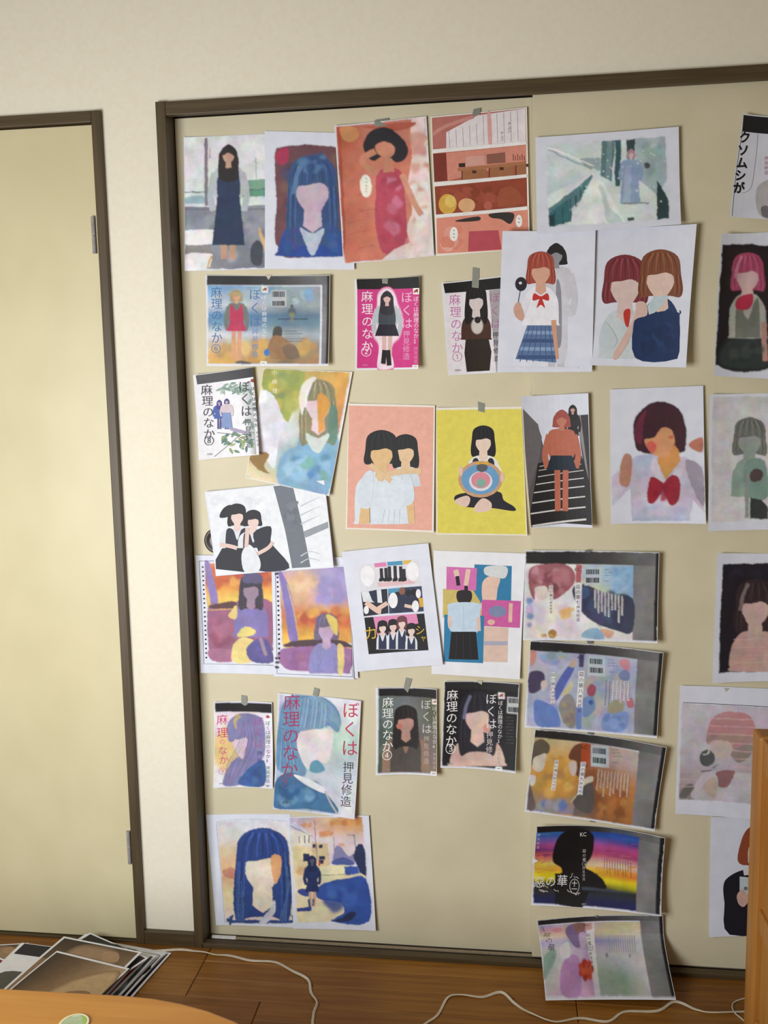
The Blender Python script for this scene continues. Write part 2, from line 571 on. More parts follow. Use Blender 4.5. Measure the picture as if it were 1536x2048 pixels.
        s.Q(f([(-.02, .14), (.02, .14), (.025, .2), (-.025, .2)]), skin)
        s.S(f([(-.048, .07), (0, .05), (.048, .07), (.04, .13), (0, .165), (-.04, .13)]), skin)
        s.S(f([(-.06, .1), (-.055, .035), (0, .01), (.055, .035), (.06, .1), (0, .075)]), hair)


def blur(A, sg):
    if sg < 0.35:
        return A
    k = int(math.ceil(sg * 2.5))
    w = np.exp(-0.5 * (np.arange(-k, k + 1) / sg) ** 2)
    w /= w.sum()
    for ax in (0, 1):
        P_ = np.pad(A, [(k, k) if i == ax else (0, 0) for i in range(A.ndim)], mode='edge')
        n = A.shape[ax]
        A = sum(w[i] * (P_[i:i + n] if ax == 0 else P_[:, i:i + n]) for i in range(2 * k + 1))
    return A


def fill_faces(C, V, fs, cols):
    Hh, Ww = C.shape[:2]
    for f in fs:
        for j in range(1, len(f) - 1):
            ia, ib, ic = f[0], f[j], f[j + 1]
            (ax, ay), (bx, by), (cx, cy) = V[ia], V[ib], V[ic]
            x0, x1 = max(0, int(math.floor(min(ax, bx, cx) - .5))), min(Ww, int(math.ceil(max(ax, bx, cx) + .5)))
            y0, y1 = max(0, int(math.floor(min(ay, by, cy) - .5))), min(Hh, int(math.ceil(max(ay, by, cy) + .5)))
            d = (by - cy) * (ax - cx) + (cx - bx) * (ay - cy)
            if x1 <= x0 or y1 <= y0 or abs(d) < 1e-9:
                continue
            X = np.arange(x0, x1)[None, :] + .5
            Y = np.arange(y0, y1)[:, None] + .5
            l0 = ((by - cy) * (X - cx) + (cx - bx) * (Y - cy)) / d
            l1 = ((cy - ay) * (X - cx) + (ax - cx) * (Y - cy)) / d
            l2 = 1 - l0 - l1
            m = (l0 >= -1e-6) & (l1 >= -1e-6) & (l2 >= -1e-6)
            ca, cb, cc = cols[ia], cols[ib], cols[ic]
            sub = C[y0:y1, x0:x1]
            if ca == cb == cc:
                sub[m] = ca
            else:
                sub[m] = (l0[..., None] * ca + l1[..., None] * cb + l2[..., None] * cc)[m]


def wash_grid(layers, to_uv, W, H, seed, unit, warp):
    """the painted layers run together on a fine grid of pigment values (colour, cover)"""
    S_ = 2
    Wc, Hc = W * S_, H * S_
    C = np.zeros((Hc, Wc, 4))
    i = 0
    while i < len(layers):
        sg = layers[i][4]
        T_ = C if sg == 0 else np.zeros((Hc, Wc, 4))
        while i < len(layers) and layers[i][4] == sg:
            _, vs, fs, cs, _s = layers[i]
            V = []
            for p in vs:
                u, v = to_uv(p)
                V.append((u * Wc, v * Hc))
            fill_faces(T_, V, fs, cs)
            i += 1
        if sg:
            T_[..., :3] *= T_[..., 3:]
            T_ = blur(T_, sg * unit * Wc)
            al = T_[..., 3:]
            al = np.clip(al, 0, 1) * 0.92
            cov = C[..., 3:]
            rgb = np.where(T_[..., 3:] > 1e-4, T_[..., :3] / np.maximum(T_[..., 3:], 1e-4), 0)
            C[..., :3] = C[..., :3] * (1 - al) + rgb * al
            C[..., 3:] = np.maximum(cov, np.where(al > .5, 1, cov))
    g = np.random.RandomState(seed)
    nz = lambda s: blur(g.randn(Hc, Wc), s) * s * 3.5
    k = warp * Wc
    dx, dy = nz(5) * k * .45 + nz(2) * k * .3, nz(5) * k * .45 + nz(2) * k * .3
    yy, xx = np.mgrid[0:Hc, 0:Wc]
    xi = np.clip(np.rint(xx + dx), 0, Wc - 1).astype(int)
    yi = np.clip(np.rint(yy + dy), 0, Hc - 1).astype(int)
    C = C[yi, xi]
    tone = 1 + 0.05 * np.clip(nz(14), -2, 2)[..., None] + 0.035 * np.stack([np.clip(nz(7), -2, 2) for _ in range(3)], -1)
    C[..., :3] *= tone
    C[..., :3] *= C[..., 3:]
    C = blur(C, 0.9)
    return C.reshape(H, S_, W, S_, 4).mean(axis=(1, 3))


PANEL_Y = {'B': PB_Y, 'F': PF_Y}
NU, NV = 12, 10
LAYER = 0.000016


def axis(fn, n):
    return [fn(i / n) for i in range(n + 1)]


def pl(tab, t):
    n = len(tab) - 1
    t = min(max(t, 0.0), 1.0) * n
    k = min(int(t), n - 1)
    return tab[k] + (tab[k + 1] - tab[k]) * (t - k)


GROUP = 'prints taped to the closet doors'


def sheet(name, label, cat, crop, corners, panel, order, art, curl=(0, 0, 0, 0), paper='paper', ink='ink', tapes=(), extra=0.0, group=GROUP, warp=0.0038, sides=(1, 1)):
    """one taped sheet: corners TL, TR, BR, BL in its crop's units; curl lifts (left, right, top, bottom) in mm"""
    x0, y0, sc = crop
    px = lambda p: (x0 + p[0] / sc, y0 + p[1] / sc)
    cl, cr, ct, cb = (c / 1000.0 * (2.1 if c < 8 else 1.4 if c < 100 else 1) for c in curl)
    U = axis(lambda u: cl * max(0, 1 - u / 0.6) ** 2 + cr * max(0, (u - 0.4) / 0.6) ** 2, NU)
    V = axis(lambda v: ct * max(0, 1 - v / 0.6) ** 2 + cb * max(0, (v - 0.35) / 0.65) ** 2, NV)
    base = 0.0012 + 0.0016 * order + extra
    py = PANEL_Y[panel]
    sa, sb = sides           # how much of the side curl the top and the foot of the sheet show
    nu, nv = (NU, NV) if ink != 'wash' else (40, 30)
    lift = lambda u, v: base + pl(U, u) * (sa + (sb - sa) * v) + pl(V, v)
    uv4 = ((0, 0), (1, 0), (1, 1), (0, 1))
    C4 = [on_wall(px(c), py - lift(*q)) for c, q in zip(corners, uv4)]
    mid = sum(C4, Vector()) / 4
    org = Vector((mid.x, py, mid.z))
    H = solve8([(c[0], c[1]) for c in corners], uv4)

    def to_uv(p):
        d = H[6] * p[0] + H[7] * p[1] + 1
        return ((H[0] * p[0] + H[1] * p[1] + H[2]) / d, (H[3] * p[0] + H[4] * p[1] + H[5]) / d)

    # projective weights keep the print's perspective true on the real rectangle
    G4 = solve8(uv4, [(c.x, c.z) for c in C4])

    def pos(u, v, up=0.0):
        d = G4[6] * u + G4[7] * v + 1
        return Vector(((G4[0] * u + G4[1] * v + G4[2]) / d - org.x, -lift(u, v) - up, (G4[3] * u + G4[4] * v + G4[5]) / d - org.z))

    bm = bmesh.new()
    T_ = 0.00012
    fr_, bk = [], []
    for j in range(nv + 1):
        fr_.append([bm.verts.new(pos(i / nu, j / nv)) for i in range(nu + 1)])
        bk.append([bm.verts.new(pos(i / nu, j / nv, -T_)) for i in range(nu + 1)])
    for j in range(nv):
        for i in range(nu):
            bm.faces.new((fr_[j][i], fr_[j + 1][i], fr_[j + 1][i + 1], fr_[j][i + 1]))
            bm.faces.new((bk[j][i], bk[j][i + 1], bk[j + 1][i + 1], bk[j + 1][i]))
    for i in range(nu):
        bm.faces.new((fr_[0][i], fr_[0][i + 1], bk[0][i + 1], bk[0][i]))
        bm.faces.new((fr_[nv][i + 1], fr_[nv][i], bk[nv][i], bk[nv][i + 1]))
    for j in range(nv):
        bm.faces.new((fr_[j + 1][0], fr_[j][0], bk[j][0], bk[j + 1][0]))
        bm.faces.new((fr_[j][nu], fr_[j + 1][nu], bk[j + 1][nu], bk[j][nu]))
    root = link(name, to_mesh(bm, name), M[paper], None, org)
    props(root, label, cat, group)

    a = Art()
    art(a)
    chans = {}
    if ink == 'wash':
        paint = [l for l in a.layers if l[0] == 'print']
        a.layers = [('print', [], [], [], 0)] + [l for l in a.layers if l[0] != 'print']
        wx, wz = (C4[1] - C4[0]).length, (C4[3] - C4[0]).length
        W, Hn = int(wx / 0.0018), int(wz / 0.0018)
        unit = 1.0 / math.hypot(corners[1][0] - corners[0][0], corners[1][1] - corners[0][1])
        P_ = wash_grid(paint, to_uv, W, Hn, len(label) * 7 + W, unit, warp)
        u, v = np.meshgrid((np.arange(W) + .5) / W, (np.arange(Hn) + .5) / Hn)
        d = G4[6] * u + G4[7] * v + 1
        X = (G4[0] * u + G4[1] * v + G4[2]) / d - org.x
        Z = (G4[3] * u + G4[4] * v + G4[5]) / d - org.z
        Y = -(base + np.interp(u, np.linspace(0, 1, NU + 1), U) * (sa + (sb - sa) * v) + np.interp(v, np.linspace(0, 1, NV + 1), V)) - 0.00014
        pap = np.array(hexc('dadde9')[:3])
        col = np.concatenate([P_[..., :3] + pap * (1 - P_[..., 3:]), np.ones((Hn, W, 1))], -1)
        q = np.arange(W * Hn).reshape(Hn, W)
        F_ = np.stack([q[:-1, :-1], q[1:, :-1], q[1:, 1:], q[:-1, 1:]], -1).reshape(-1, 4)
        keep = P_[..., 3].reshape(-1)[F_].max(axis=1) > 0.02
        F_ = F_[keep]
        idx = np.full(W * Hn, -1)
        used = np.unique(F_)
        idx[used] = np.arange(len(used))
        me = bpy.data.meshes.new('print')
        me.vertices.add(len(used))
        me.vertices.foreach_set('co', np.stack([X, Y, Z], -1).reshape(-1, 3)[used].ravel())
        me.loops.add(F_.size)
        me.loops.foreach_set('vertex_index', idx[F_].ravel())
        me.polygons.add(len(F_))
        me.polygons.foreach_set('loop_start', np.arange(len(F_)) * 4)
        me.update(calc_edges=True)
        at_ = me.color_attributes.new('ink', 'FLOAT_COLOR', 'POINT')
        at_.data.foreach_set('color', col.reshape(-1, 4)[used].ravel())
        link('print', me, M['wash'], root)
    for k, (ch, vs, fs, cs, _s) in enumerate(a.layers):
        if not vs:
            continue
        chans.setdefault(ch, []).append((k + 1, vs, fs, cs))
    for ch, lst in chans.items():
        bm = bmesh.new()
        cl_ = bm.loops.layers.float_color.new('ink')
        for k, vs, fs, cs in lst:
            bv = []
            for p in vs:
                u, v = to_uv(p)
                bv.append(bm.verts.new((min(max(u, 0.0), 1.0), min(max(v, 0.0), 1.0), k)))
            for f in fs:
                if len(set(f)) < 3:
                    continue
                try:
                    fc = bm.faces.new([bv[i] for i in f])
                except ValueError:
                    continue
                for lp, i in zip(fc.loops, f):
                    lp[cl_] = cs[i]
        if ch != 'lettering' or True:
            for tab, n, ax in ((U, NU, 0), (V, NV, 1)):
                if max(tab) - min(tab) < 1e-6:
                    continue
                for i in range(1, n):
                    nrm = Vector((1, 0, 0)) if ax == 0 else Vector((0, 1, 0))
                    bmesh.ops.bisect_plane(bm, geom=bm.verts[:] + bm.edges[:] + bm.faces[:], dist=1e-7, plane_co=nrm * (i / n), plane_no=nrm)
        for v in bm.verts:
            v.co = pos(v.co.x, v.co.y, v.co.z * LAYER + (0.0002 if ink == 'wash' else 0.00004))
        ch = ch.split('|')[0]
        me = bpy.data.meshes.new(ch)
        for f in bm.faces:
            f.normal_update()
            if f.normal.y > 0:
                f.normal_flip()
        bm.to_mesh(me)
        bm.free()
        o = link(ch, me, M['ink'], root)
        if ch in ('small_lettering', 'small_print', 'barcode'):
            o['kind'] = 'stuff'
    for tp in tapes:
        pts, mt = (tp if isinstance(tp, tuple) else (tp, 'tape'))
        bm = bmesh.new()
        lay = len(a.layers) * LAYER + 0.0003
        f0, f1 = [], []
        for p in pts:
            u, v = to_uv(p)
            q = pos(u, v)
            L_ = lift(min(max(u, 0), 1), min(max(v, 0), 1))
            if v < -0.02:
                L_ *= 0.35
            q.y = -L_ - lay
            f0.append(bm.verts.new(q))
            f1.append(bm.verts.new(q + Vector((0, 0.0002, 0))))
        bm.faces.new(f0)
        bm.faces.new(f1[::-1])
        for i in range(len(pts)):
            j = (i + 1) % len(pts)
            bm.faces.new((f0[i], f1[i], f1[j], f0[j]))
        link('tape', to_mesh(bm, 'tape'), M[mt], root)
    return root


# ------------------------------------------------------------------ the sheets, row by row
cA, cB, cC, cD, cE, cF = (340, 200, 4.042), (660, 200, 3.657), (1040, 220, 3.097), (380, 530, 4.518), (690, 520, 4.151), (990, 430, 2.813)
cG, cH, cI, cJ, cK, cL = (370, 720, 4.389), (680, 780, 3.938), (1030, 750, 3.036), (370, 940, 4.389), (370, 1080, 4.267), (670, 1070, 3.938)
cM, cN, cO, cP, cQ, cR = (1030, 1080, 4.8), (1030, 1270, 4.8), (1030, 1450, 4.8), (1040, 1630, 4.8), (1040, 1800, 4.518), (1340, 1080, 6.4)
cS, cT, cU, cV, cW = (1336, 1350, 6.825), (1336, 1600, 4.57), (400, 1360, 4.267), (730, 1340, 4.655), (390, 1610, 4.042)
INK = '26242a'


# --- top row
def a_rail(a):
    a.G(((112, 302), (835, 272), (838, 780), (118, 800)), ['e2e1e5', 'dfdfe3', 'dde2e4', 'd3dcdf'])
    a.S([(545, 680), (580, 650), (640, 645), (700, 640), (838, 650), (838, 775), (560, 785)], '7ba08e')
    a.S([(560, 730), (838, 715), (838, 778), (570, 782)], '5f9580')
    for y in (650, 672, 690):
        a.L([(140, y), (275, y - 6)], 3, 'b9c3c9')
    a.G(((115, 790), (838, 775), (838, 840), (118, 860)), ['c9d3d8', 'e3e4e6'])
    a.S([(110, 795), (220, 770), (290, 790), (280, 830), (118, 835)], '9fbcc6')
    a.G(((115, 862), (838, 845), (838, 1355), (120, 1370)), [['7f828e', '9499a4'], ['9498a3', '9a9ca7'], ['8e929e', '878c99'], ['9a9ba6', '6f7480']])
    a.L([(115, 882), (838, 880)], 7, '6a6b74')
    a.blots(130, 900, 830, 1340, ['898d99', '9ea2ad', '80838f'], 16, 60, 3)
    a.R(276, 305, 303, 852, '857f88')
    a.L([(318, 380), (318, 470)], 10, 'a8a4aa')
    a.L([(692, 470), (694, 640)], 7, 'a3a7ac')
    a.L([(670, 490), (720, 512)], 5, 'b0b3b8')
    a.L([(100, 742), (370, 738), (838, 712)], 8, '56676b')
    a.S([(112, 1060), (330, 1045), (355, 1075), (350, 1155), (325, 1165), (114, 1165)], 'ebeaec')
    a.S([(118, 1250), (320, 1240), (335, 1270), (300, 1360), (120, 1372)], 'e9e8ea')
    a.R(120, 1175, 330, 1236, '8d8b8b')
    a.stand(470, 355, 960, '332f31', 'c49c88', 'b7bdc5', '2e3b58', 'b8947f', wid=.21, long=True, split=.82, vest='32405f')
    a.S([(650, 1200), (700, 1130), (745, 1180), (740, 1330), (660, 1320)], '474b57')
    a.S([(715, 1060), (735, 1050), (800, 1230), (790, 1290)], 'd2b27f')
    a.L([(300, 1355), (330, 1260)], 14, 'd6a85c')


sheet('art_print', 'watercolour sheet of a standing figure by a grey railing, leftmost of the top row', 'print', cA,
      [(110, 300), (826, 272), (824, 1364), (118, 1383)], 'B', 0, a_rail, (2, 0, 0, 2), ink='wash')


def a_blue(a):
    a.S([(850, 430), (900, 380), (1080, 360), (1200, 365), (1330, 380), (1400, 420), (1420, 700), (1400, 1000), (1390, 1240), (1200, 1265), (930, 1275), (880, 1200),
         (850, 1150), (845, 1030), (860, 850), (850, 650)], '6f4a50')
    a.blots(850, 370, 1410, 1000, ['8d3f52', '7a5a52', '5a3a3d', '8a6a6a', '9c4158', '5b5356', '4f4f6c'], 34, 70, 8)
    a.S([(850, 450), (900, 385), (960, 400), (950, 500), (880, 520)], 'a93a59')
    a.bust(1150, 730, 300, '3a5482', 'c6b3c4', '2f4c90', 1265, hl=1.62, tw=.92, vest='2b4c96', lock='5a7aa4')
    a.blots(1000, 420, 1290, 600, ['466795', '355080', '587ba2', '3d5a8c'], 12, 50, 4)
    a.S([(1050, 1030), (1150, 1080), (1240, 1030), (1220, 1120), (1150, 1265), (1080, 1120)], 'b7c3d6')
    a.blots(900, 1000, 1060, 1250, ['38518a', '4a4b8c', '2f5791'], 8, 45, 5)
    a.blots(1240, 1000, 1380, 1250, ['38518a', '2c5a9c', '45639c'], 8, 45, 6)


sheet('art_print', 'blue haired faceless bust on a maroon ground, white sheet second in the top row', 'print', cA,
      [(765, 250), (1478, 268), (1490, 1372), (765, 1365)], 'B', 1, a_blue, (0, 0, 0, 3), ink='wash')


def a_red(a):
    a.Q([(45, 195), (693, 128), (748, 1138), (108, 1190)], 'cf7b66')
    a.G(((48, 195), (560, 140), (600, 1150), (108, 1190)), [['a84c38', 'c87f6c', 'c98270'], ['c3705c', 'd5866f', 'cf7d68'], ['c36f5b', 'd17f69', 'd08370'], ['c97561', 'cf7c67', 'd58a78']])
    a.S([(590, 160), (650, 130), (690, 140), (740, 1100), (640, 1130), (560, 950), (600, 800), (560, 640), (600, 420)], 'ecd5cf')
    a.blots(560, 180, 735, 1100, ['f0e0dc', 'dda596', 'f2e8e6', 'd88f7e', 'efdcd8'], 30, 55, 12)
    a.Q([(48, 215), (75, 215), (112, 1000), (100, 1150)], 'b0523f')
    a.S([(75, 200), (180, 195), (210, 260), (150, 305), (90, 280)], 'c88a5e')
    a.S([(250, 200), (300, 180), (620, 160), (560, 210), (420, 220)], 'b9604d')
    for y, x in ((680, 180), (800, 200), (880, 130), (965, 140), (1070, 200)):
        a.L([(x, y + 20), (x + 60, y), (x + 120, y - 8)], 5, 'b56552')
    a.S([(240, 330), (290, 230), (400, 195), (490, 240), (570, 350), (545, 430), (480, 450), (400, 400), (330, 440), (280, 420)], '2e2b31')
    a.S([(330, 330), (400, 300), (470, 340), (460, 400), (410, 420), (350, 390)], 'cf8c72')
    a.S([(350, 520), (510, 510), (545, 700), (560, 900), (545, 1090), (385, 1115), (330, 900), (330, 700)], 'b94e62')
    a.L([(345, 540), (230, 440), (330, 370)], 46, 'cf8c72')
    a.L([(525, 540), (600, 720), (670, 840)], 44, 'd69a82')
    a.Q([(400, 420), (450, 420), (470, 520), (390, 525)], 'cf8c72')
    a.blots(350, 540, 540, 1080, ['b0455a', 'c25a70', 'a94156', 'c66a80', 'cf7c97'], 16, 40, 2)
    a.G(((470, 1090), (740, 970), (750, 1136), (380, 1165)), ['ead2cb', 'efe4e2'])
    for i in range(5):
        a.L([(520 + i * 45, 1150), (560 + i * 40, 1010 - i * 6)], 3, 'd9c8c8')
    a.E(260, 625, 43, 84, 'f1efe2', a=-3)
    for y in (565, 590, 615, 640, 660):
        a.L([(256, y), (270, y + 10)], 5, '555050')


sheet('comic_page', 'salmon red comic page with one speech oval under grey tape, third in the top row', 'print', cB,
      [(32, 188), (705, 118), (762, 1140), (97, 1200)], 'B', 2, a_red, (2, 1, 0, 4), paper='paper_c', ink='wash', warp=0.0028,
      tapes=[[(325, 145), (432, 125), (417, 186), (322, 192)]])


def a_rooms(a):
    a.Q([(745, 130), (1430, 60), (1436, 300), (752, 362)], 'b57067')
    a.Q([(850, 235), (1080, 110), (1428, 62), (1432, 300), (850, 355)], 'e3dbdd')
    for i in range(11):
        x = 870 + i * 50
        a.L([(x, 225 - i * 14 if i < 5 else 140 - i * 6), (x + 6, 345 - i * 5)], 4, 'a9999d')
    a.S([(1150, 100), (1175, 100), (1185, 325), (1160, 325)], 'd9a3a0')
    a.L([(750, 250), (850, 190), (1050, 120)], 26, 'c98b82')
    a.T('チュン', 1312, 172, 30, '3a3336', pitch=26, rot=4)
    a.T('チュン', 1258, 240, 27, '3a3336', pitch=23, rot=4)
    a.Q([(753, 390), (1434, 325), (1436, 545), (762, 598)], 'b0574a')
    a.Q([(850, 385), (1434, 328), (1436, 440), (860, 590)], 'd28a78')
    a.Q([(753, 392), (848, 385), (858, 588), (762, 598)], '7c352b')
    a.Q([(930, 495), (1434, 445), (1436, 470), (935, 520)], 'a9714d')
    for x in (965, 1165, 1360):
        a.Q([(x, 515 - (x - 965) * .1), (min(x + 180, 1434), 500 - (x - 965) * .1), (min(x + 180, 1435), 565 - (x - 965) * .06), (x, 584 - (x - 965) * .08)], '9f6846')
        a.L([(x, 515 - (x - 965) * .1), (x, 582 - (x - 965) * .08)], 7, '4a2d22')
        a.R(x + 75, 512 - (x - 965) * .12, x + 105, 534 - (x - 965) * .12, '4a2d22')
    a.Q([(940, 462), (988, 458), (988, 488), (942, 490)], '33241f')
    a.Q([(990, 412), (1130, 402), (1132, 470), (992, 482)], 'cf9d90')
    a.Q([(1145, 395), (1280, 380), (1284, 455), (1148, 466)], '8a5a4c')
    for i in range(6):
        a.L([(1340 + i * 16, 395 + i % 2 * 12), (1342 + i * 16, 440)], 6, '7a4034')
    a.Q([(765, 632), (1438, 565), (1442, 775), (775, 838)], '93432f')
    a.blots(780, 600, 1430, 780, ['8b3c2a', '9c4a35', 'a1503a', '874029'], 24, 50, 21)
    a.E(860, 760, 66, 75, 'd3a84a')
    a.E(880, 740, 40, 45, 'e0c167')
    a.E(1000, 768, 62, 52, 'd9a87a')
    a.E(1155, 770, 32, 30, 'b4604d')
    a.S([(1225, 720), (1250, 650), (1320, 630), (1385, 670), (1385, 765), (1240, 780)], '9c5238')
    a.Q([(778, 865), (1444, 802), (1452, 1085), (785, 1125)], 'd98d78')
    a.S([(920, 880), (1080, 850), (1090, 880), (960, 890)], '33302f')
    a.S([(1170, 830), (1340, 825), (1320, 905), (1250, 870), (1180, 860)], '33302f')
    a.blots(790, 900, 1000, 1110, ['df9c8c', 'd58570', 'e2a798'], 10, 55, 5)
    a.Q([(1015, 960), (1230, 950), (1255, 1092), (1010, 1108)], 'b64d59')
    a.E(906, 980, 30, 52, 'efece6')
    a.E(1382, 884, 24, 46, 'efece6')
    for x, y in ((906, 950), (906, 975), (906, 1000), (1382, 862), (1382, 890)):
        a.L([(x - 6, y), (x + 6, y + 8)], 5, '555050')
    for p, q in (((748, 374), (1436, 311)), ((760, 615), (1440, 553)), ((772, 850), (1446, 790))):
        a.L([p, q], 24, 'e8e5e2')


sheet('comic_page', 'comic page of four stacked red brown panels with white gutters, fourth in the top row', 'print', cB,
      [(735, 122), (1440, 52), (1462, 1085), (775, 1143)], 'B', 1, a_rooms, (0, 2, 0, 3), paper='paper_c',
      tapes=[[(1050, 65), (1102, 55), (1098, 105), (1040, 116)]])


def a_snow(a):
    a.Q([(165, 215), (900, 160), (925, 672), (178, 722)], 'd9e3e4')
    a.G(((165, 215), (510, 190), (500, 380), (172, 520)), [['c3d2d5', 'd5e0e2'], ['cfdcde', 'd3dfe1'], ['bccfd4', 'dbe4e6']])
    a.Q([(370, 300), (500, 290), (500, 370), (400, 345)], '9fb2b8')
    a.L([(170, 235), (270, 290), (450, 360)], 8, '8fa6ac')
    a.L([(172, 230), (280, 270), (460, 345)], 14, 'eef1f2', w1=6)
    a.Q([(510, 190), (590, 184), (570, 440), (500, 400)], '5f8087')
    a.Q([(590, 184), (626, 182), (625, 465), (590, 465)], '3f5f68')
    a.Q([(545, 188), (575, 186), (560, 430), (530, 415)], '7d999e')
    a.Q([(662, 178), (712, 175), (712, 300), (664, 300)], '3c4c50')
    a.Q([(712, 175), (900, 162), (915, 420), (850, 520), (730, 420)], 'a9bdbf')
    a.blots(730, 180, 890, 420, ['b9cccd', '93abaf', '9cb3b5'], 14, 40, 3)
    a.S([(770, 330), (800, 325), (805, 350), (780, 360)], '4c5558')
    a.Q([(450, 385), (480, 380), (650, 690), (290, 715), (380, 560)], 'e8eeef')
    a.S([(490, 470), (520, 480), (560, 600), (640, 680), (540, 690), (520, 580)], 'c6d5d5')
    a.Q([(175, 600), (450, 395), (455, 405), (370, 560), (180, 720)], '5d868c')
    a.Q([(178, 640), (300, 550), (320, 690), (205, 720)], '3f7077')
    a.L([(172, 600), (300, 510), (450, 390)], 18, 'e3ecec', w1=6)
    for x, y, d in ((215, 625, 95), (265, 600, 100), (315, 545, 130), (345, 525, 70), (375, 490, 60), (400, 465, 40)):
        a.L([(x, y), (x + 2, y + d)], 8, '2f5960')
    a.Q([(178, 655), (215, 640), (212, 718), (182, 722)], '2c4348')
    a.Q([(850, 430), (922, 540), (925, 672), (853, 676)], '2f4346')
    a.stand(690, 238, 345, 'b5899a', 'd0b8bd', '95a8c8', '93a8c9', '8fa3c2', wid=.27, split=.95)
    a.Q([(640, 330), (740, 330), (745, 570), (625, 578)], '94a8c8')
    a.Q([(655, 340), (690, 335), (688, 572), (640, 575)], 'a8bad4')
    a.L([(640, 577), (805, 572)], 7, '7c8288')
    a.Q([(665, 662), (708, 660), (708, 684), (670, 686)], '4a5357')
    g = random.Random(4)
    for i in range(46):
        a.E(g.uniform(180, 900), g.uniform(230, 660), 4.5, 4.5, 'eff3f3', n=8)


sheet('art_print', 'snowy avenue watercolour in pale blue with wide white margins, fifth in the top row', 'print', cC,
      [(95, 170), (983, 103), (998, 708), (105, 768)], 'F', 4, a_snow, (1, 2, 0, 5), ink='wash')


def a_kuso(a):
    a.Q([(1385, 30), (1830, 58), (1815, 160), (1378, 130)], '242226')
    a.L([(1380, 130), (1348, 350), (1315, 655)], 4, '55505a')
    a.T('クソムシが', 1397, 165, 76, '1d1b20', pitch=78, dx=-9, bold=3.2)
    a.L([(1480, 140), (1470, 280), (1440, 470), (1380, 510)], 3, 'a08a98')
    a.T('押見修造', 1535, 290, 26, 'b87a84', pitch=30)
    a.S([(1475, 480), (1530, 430), (1600, 430), (1600, 660), (1500, 655), (1470, 580)], 'b9b7ba')
    a.S([(1500, 600), (1540, 590), (1560, 660), (1510, 655)], '77757a')


sheet('cover_print', 'white cover scan with bold black lettering at the right edge of the top row', 'print', cC,
      [(1383, 22), (1835, 52), (1820, 688), (1297, 660)], 'F', 0, a_kuso, (10, 0, 0, 6))


# --- second row
def scan_frame(a, tl, tr, br, bl, strip, right0, right1, dark='2b2a2b', mid='6e6d6e', lite='828283'):
    """the dark copier background round a scanned cover: top strip, grey right strip, black edge"""
    def at(u, v):
        return tuple(tl[k] * (1 - u) * (1 - v) + tr[k] * u * (1 - v) + br[k] * u * v + bl[k] * (1 - u) * v for k in (0, 1))
    a.G((at(0, 0), at(right1, 0), at(right1, strip), at(0, strip)), [[dark, dark, '484748', mid]] * 2, nx=6)
    if right1 > right0:
        a.G((at(right0, strip), at(right1, strip), at(right1, 1), at(right0, 1)), [[mid, lite], [lite, lite], [lite, mid]], nx=2)
        a.Q([at(right1, 0), at(1, 0), at(1, 1), at(right1, 1)], '171517')
    return at


def stamp(a, x, y, s):
    """little white plate with a rust red and black mark"""
    a.R(x - s, y - s, x + s, y + s, 'efecea')
    a.S([(x - .7 * s, y + .1 * s), (x - .2 * s, y - .5 * s), (x + .7 * s, y - .6 * s), (x + .5 * s, y), (x + .6 * s, y + .6 * s), (x, y + .2 * s), (x - .5 * s, y + .6 * s)], 'a23a2a')
    a.L([(x + .1 * s, y - .5 * s), (x + .4 * s, y + .3 * s)], s * .22, '33231f')


def publisher(a, x, y, s=15, c='333033'):
    a.R(x - 2.2 * s, y - 1.1 * s, x + 2.2 * s, y + 1.1 * s, 'f0eeee')
    a.T('双葉社', x - s * .95, y, s * .95, c, horizontal=True)


TITLE_L, TITLE_R = '麻理のなか', 'ぼくは'


